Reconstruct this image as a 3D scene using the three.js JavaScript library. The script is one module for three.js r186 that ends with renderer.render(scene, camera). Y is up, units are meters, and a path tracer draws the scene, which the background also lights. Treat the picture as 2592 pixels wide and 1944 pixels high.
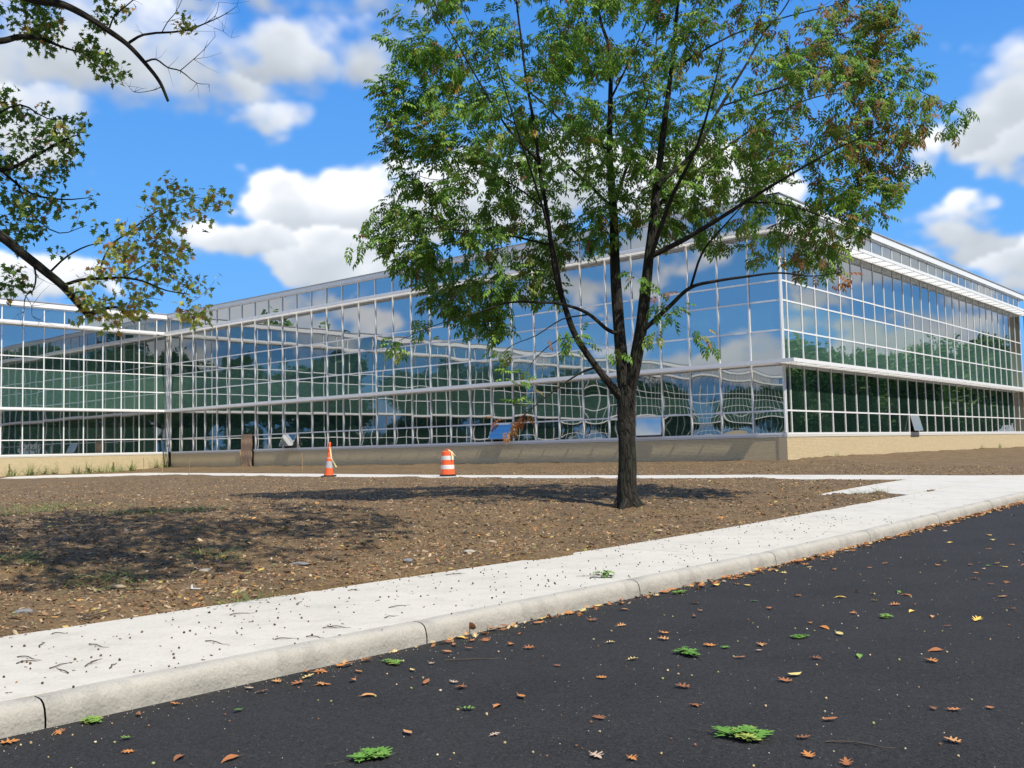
import * as THREE from 'three';
import { mergeGeometries } from 'three/addons/utils/BufferGeometryUtils.js';
import { RoundedBoxGeometry } from 'three/addons/geometries/RoundedBoxGeometry.js';

// ---------------------------------------------------------------- camera, sky, sun, exposure
const scene = new THREE.Scene();
const YAW = 0.7022;
const camera = new THREE.PerspectiveCamera(42.64, 1024 / 768, 0.1, 3000);
camera.rotation.order = 'YXZ';
camera.rotation.set(0.0668, YAW, -0.0237);
camera.position.set(0, 1.55, 0);
camera.updateMatrixWorld(true);
const renderer = new THREE.WebGLRenderer({ antialias: true });
renderer.setSize(1024, 768);
renderer.toneMapping = THREE.LinearToneMapping;
renderer.toneMappingExposure = 1.1;
renderer.shadowMap.enabled = true;

function mulberry(seed) { let a = seed >>> 0; return () => { a = (a + 0x6D2B79F5) | 0; let t = Math.imul(a ^ (a >>> 15), 1 | a); t = (t + Math.imul(t ^ (t >>> 7), 61 | t)) ^ t; return ((t ^ (t >>> 14)) >>> 0) / 4294967296; }; }
const ss = (a, b, x) => { const t = Math.min(1, Math.max(0, (x - a) / (b - a))); return t * t * (3 - 2 * t); };
const mix = (a, b, t) => a + (b - a) * t;
const hash3 = (x, y, z) => { let h = Math.imul(x, 374761393) ^ Math.imul(y, 668265263) ^ Math.imul(z, 2147483647 - 1274126177); h = Math.imul(h ^ (h >>> 13), 1274126177); h = Math.imul(h ^ (h >>> 16), 0x85ebca6b); return ((h ^ (h >>> 15)) >>> 0) / 4294967296; };
function noise3(x, y, z) {
  const xi = Math.floor(x), yi = Math.floor(y), zi = Math.floor(z); let fx = x - xi, fy = y - yi, fz = z - zi;
  fx = fx * fx * (3 - 2 * fx); fy = fy * fy * (3 - 2 * fy); fz = fz * fz * (3 - 2 * fz);
  const l = (a, b, t) => a + (b - a) * t;
  return l(l(l(hash3(xi, yi, zi), hash3(xi + 1, yi, zi), fx), l(hash3(xi, yi + 1, zi), hash3(xi + 1, yi + 1, zi), fx), fy),
    l(l(hash3(xi, yi, zi + 1), hash3(xi + 1, yi, zi + 1), fx), l(hash3(xi, yi + 1, zi + 1), hash3(xi + 1, yi + 1, zi + 1), fx), fy), fz);
}
function fbm3(x, y, z, n) { let s = 0, a = 0.5, t = 0; for (let i = 0; i < n; i++) { s += a * noise3(x, y, z); t += a; a *= 0.5; x = x * 2.03 + 11.3; y = y * 2.03 + 5.7; z = z * 2.03 + 3.1; } return s / t; }

const SUN_EL = 54 * Math.PI / 180, SUN_PHI = 9 * Math.PI / 180;
const sunDir = new THREE.Vector3(Math.cos(SUN_EL) * Math.cos(SUN_PHI), Math.sin(SUN_EL), Math.cos(SUN_EL) * Math.sin(SUN_PHI));

// fair-weather sky: blue air, drifting cumulus (air and clouds only)
function makeSky() {
  const w = 2048, h = 1024, data = new Float32Array(w * h * 4);
  // az (deg right of the view), el, half width, half height, weight
  const blobs = [[-24, 21, 6.5, 4.2, 1], [-18.5, 20.5, 5, 3.6, 1], [-26.5, 18, 4.5, 2.4, .8], [-13.6, 21.8, 3.2, 2.6, 1], [-27, 25, 9, 3, .9], [-8.5, 22.2, 3.6, 2.9, 1], [-7, 25.5, 5, 3, .8], [-15.5, 25, 5, 2, .7],
    [-14.6, 18.6, 2.2, 1, .6], [-12.6, 13.3, 3.4, 2.6, 1], [-9, 13.4, 4.5, 3, 1], [-15.8, 11.6, 3.0, 1.5, .95], [-10.8, 10.9, 6.2, 1.6, 1], [-3, 14, 6, 3.4, 1.1], [4, 15, 6, 3.6, 1.1], [10, 14, 5, 3, 1], [14, 12.5, 4, 2.2, .8],
    [28, 17, 3.2, 3.4, 1], [31, 15.5, 5, 4, 1], [24.6, 15.4, 1.4, 1.2, .55], [25.4, 10.4, 2.9, 1.9, 1], [28.5, 8.8, 4.4, 2.2, 1.05], [33, 9, 6, 2.4, 1], [22.5, 9.2, 2.8, 1.3, .85], [-28, 9.6, 3.4, 1.5, .9], [-25, 9, 2.4, .9, .6]];
  const grad = [[-5, .16, .44, .86], [0, .2, .5, .97], [6, .165, .46, .95], [14, .125, .39, .88], [24, .075, .29, .78], [40, .045, .22, .68], [90, .03, .16, .55]];
  for (let j = 0; j < h; j++) {
    const el = 90 - (j + .5) / h * 180, er = el * Math.PI / 180;
    let g = 0; while (g < grad.length - 2 && el > grad[g + 1][0]) g++;
    const gt = Math.min(1, Math.max(0, (el - grad[g][0]) / (grad[g + 1][0] - grad[g][0])));
    const sky = [1, 2, 3].map((k) => mix(grad[g][k], grad[g + 1][k], gt));
    for (let i = 0; i < w; i++) {
      // three.js equirect: u = atan2(z, x) / 2pi + 0.5
      const lon = ((i + .5) / w - .5) * 2 * Math.PI, dx = Math.cos(lon) * Math.cos(er), dz = Math.sin(lon) * Math.cos(er), dy = Math.sin(er);
      const o = ((h - 1 - j) * w + i) * 4;
      let r = sky[0], gg = sky[1], b = sky[2];
      if (el > -3) {
        // bearing to the right of the camera axis
        let az = (Math.atan2(dx, -dz) + YAW) * 180 / Math.PI; while (az > 180) az -= 360; while (az < -180) az += 360;
        const hs = 1 / (dy + .17);                       // flat cloud layer seen in perspective
        const n1 = fbm3(dx * 9 + 3, dy * 16, dz * 9 + 7, 6), n0 = fbm3(dx * 30, dy * 46 + 9, dz * 30, 4);
        const near = ss(44, 33, Math.abs(az)) * ss(40, 31, el);
        const wa = (fbm3(dx * 16 + 1, dy * 24 + 4, dz * 16, 4) - .5) * 7, we = (fbm3(dx * 16 + 31, dy * 24 + 14, dz * 16 + 9, 4) - .5) * 4.5;
        let f = -1, top = 0;
        if (near > 0) for (const [ba, be, rx, ry, wt] of blobs) {
          const ddx = (az + wa - ba) / rx, ddy = (el + we - be) / (el < be ? ry * .75 : ry), q = wt * (1 - ddx * ddx - ddy * ddy);
          if (q > f) { f = q; top = ddy; }
        }
        const nb = fbm3(dx * hs * 1.35 + 2.2, 1.7, dz * hs * 1.35 + 8.1, 5), fb = (nb - .485) * 5.5;
        const field = Math.max(mix(-2, f, near) , mix(fb, -2, near)) + (n1 - .5) * 2.4 + (n0 - .5) * 1.9;
        const d = ss(-.12, mix(.5, 1.15, ss(15, 20, el)), field) * ss(-3, 1, el);
        if (d > 0) {
          const thick = ss(.2, 1.9, field), det = (n0 - .5) * .5 + (n1 - .5) * .9;
          let lit = .8 + det * .85 - thick * .27 + top * .26 * near - .1 * ss(15, 21, el) * near;
          lit = Math.min(1.08, Math.max(.42, lit));
          const cr = lit * mix(.92, .98, ss(.6, 1, lit)), cg = lit, cb = lit * mix(1.1, 1.04, ss(.6, 1, lit));
          r = mix(r, cr, d); gg = mix(gg, cg, d); b = mix(b, cb, d);
        }
      }
      data[o] = r; data[o + 1] = gg; data[o + 2] = b; data[o + 3] = 1;
    }
  }
  const t = new THREE.DataTexture(data, w, h, THREE.RGBAFormat, THREE.FloatType);
  t.mapping = THREE.EquirectangularReflectionMapping; t.magFilter = t.minFilter = THREE.LinearFilter; t.wrapS = THREE.RepeatWrapping; t.needsUpdate = true;
  return t;
}
scene.background = makeSky();
scene.environment = scene.background;
const sun = new THREE.DirectionalLight(new THREE.Color().setRGB(1, .94, .83), 5);
sun.position.copy(sunDir).multiplyScalar(150).add(new THREE.Vector3(-35, 0, -30));
sun.target.position.set(-35, 0, -30);
sun.castShadow = true; sun.shadow.mapSize.set(4096, 4096);
Object.assign(sun.shadow.camera, { left: -90, right: 90, top: 90, bottom: -90, near: 1, far: 400 });
scene.add(sun, sun.target);

// ---------------------------------------------------------------- helpers
const V = (x, y, z) => new THREE.Vector3(x, y, z);
const lin = (r, g, b) => new THREE.Color().setRGB(r, g, b);
const used = new Map();
function numbered(n) { const k = used.get(n) ?? 0; used.set(n, k + 1); return k ? `${n}_${String(k).padStart(3, '0')}` : n; }
function shade(o) { o.castShadow = true; o.receiveShadow = true; return o; }
function tag(o, label, category, group, kind) { if (label) o.userData.label = label; if (category) o.userData.category = category; if (group) o.userData.group = group; if (kind) o.userData.kind = kind; return o; }
function top(o, name) { o.name = numbered(name); scene.add(o); return o; }
function mesh(geo, mat, name, parent) { const m = shade(new THREE.Mesh(geo, mat)); if (parent === scene) return top(m, name); m.name = name; parent.add(m); return m; }
function thing(name, label, category, [x, y, z] = [0, 0, 0], turn = 0, group) { const g = new THREE.Group(); top(g, name); g.position.set(x, y, z); g.rotation.y = turn; return tag(g, label, category, group); }
const boxes = new Map();
function boxGeo(w, h, d) { const k = `${w.toFixed(4)},${h.toFixed(4)},${d.toFixed(4)}`; if (!boxes.has(k)) boxes.set(k, new THREE.BoxGeometry(w, h, d)); return boxes.get(k); }

// tileable noise textures: one pixel function, uv in tiles
function lattice(seed) { const r = mulberry(seed), t = new Float32Array(65536); for (let i = 0; i < 65536; i++) t[i] = r(); return t; }
const LT = lattice(77);
function tnoise(x, y, p, s) { // p periods per tile, x,y in 0..1
  x *= p; y *= p; const xi = Math.floor(x), yi = Math.floor(y); let fx = x - xi, fy = y - yi; fx = fx * fx * (3 - 2 * fx); fy = fy * fy * (3 - 2 * fy);
  const X0 = xi % p, X1 = (xi + 1) % p, Y0 = yi % p, Y1 = (yi + 1) % p, at = (a, b) => LT[(a * 1103 + b * 7919 + s * 3571) & 65535];
  return mix(mix(at(X0, Y0), at(X1, Y0), fx), mix(at(X0, Y1), at(X1, Y1), fx), fy);
}
function tfbm(x, y, p, n, s) { let v = 0, a = .5, t = 0; for (let i = 0; i < n; i++) { v += a * tnoise(x, y, p, s + i); t += a; a *= .5; p *= 2; } return v / t; }
function texture(size, fn, srgb = true, rx = 1, ry = 1) {
  const d = new Uint8Array(size * size * 4);
  for (let j = 0; j < size; j++) for (let i = 0; i < size; i++) { const c = fn(i / size, j / size, i, j), o = (j * size + i) * 4; for (let k = 0; k < 3; k++) { let v = Array.isArray(c) ? c[k] : c; v = Math.min(1, Math.max(0, v)); if (srgb) v = v <= .0031308 ? v * 12.92 : 1.055 * Math.pow(v, 1 / 2.4) - .055; d[o + k] = Math.round(v * 255); } d[o + 3] = 255; }
  const t = new THREE.DataTexture(d, size, size); t.wrapS = t.wrapT = THREE.RepeatWrapping; t.magFilter = THREE.LinearFilter; t.minFilter = THREE.LinearMipmapLinearFilter; t.generateMipmaps = true; t.repeat.set(rx, ry);
  if (srgb) t.colorSpace = THREE.SRGBColorSpace; t.needsUpdate = true; return t;
}
const std = (o) => new THREE.MeshStandardMaterial(o), phys = (o) => new THREE.MeshPhysicalMaterial(o);
const rnd = mulberry(20240);
const rr = (a, b) => a + (b - a) * rnd();

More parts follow.
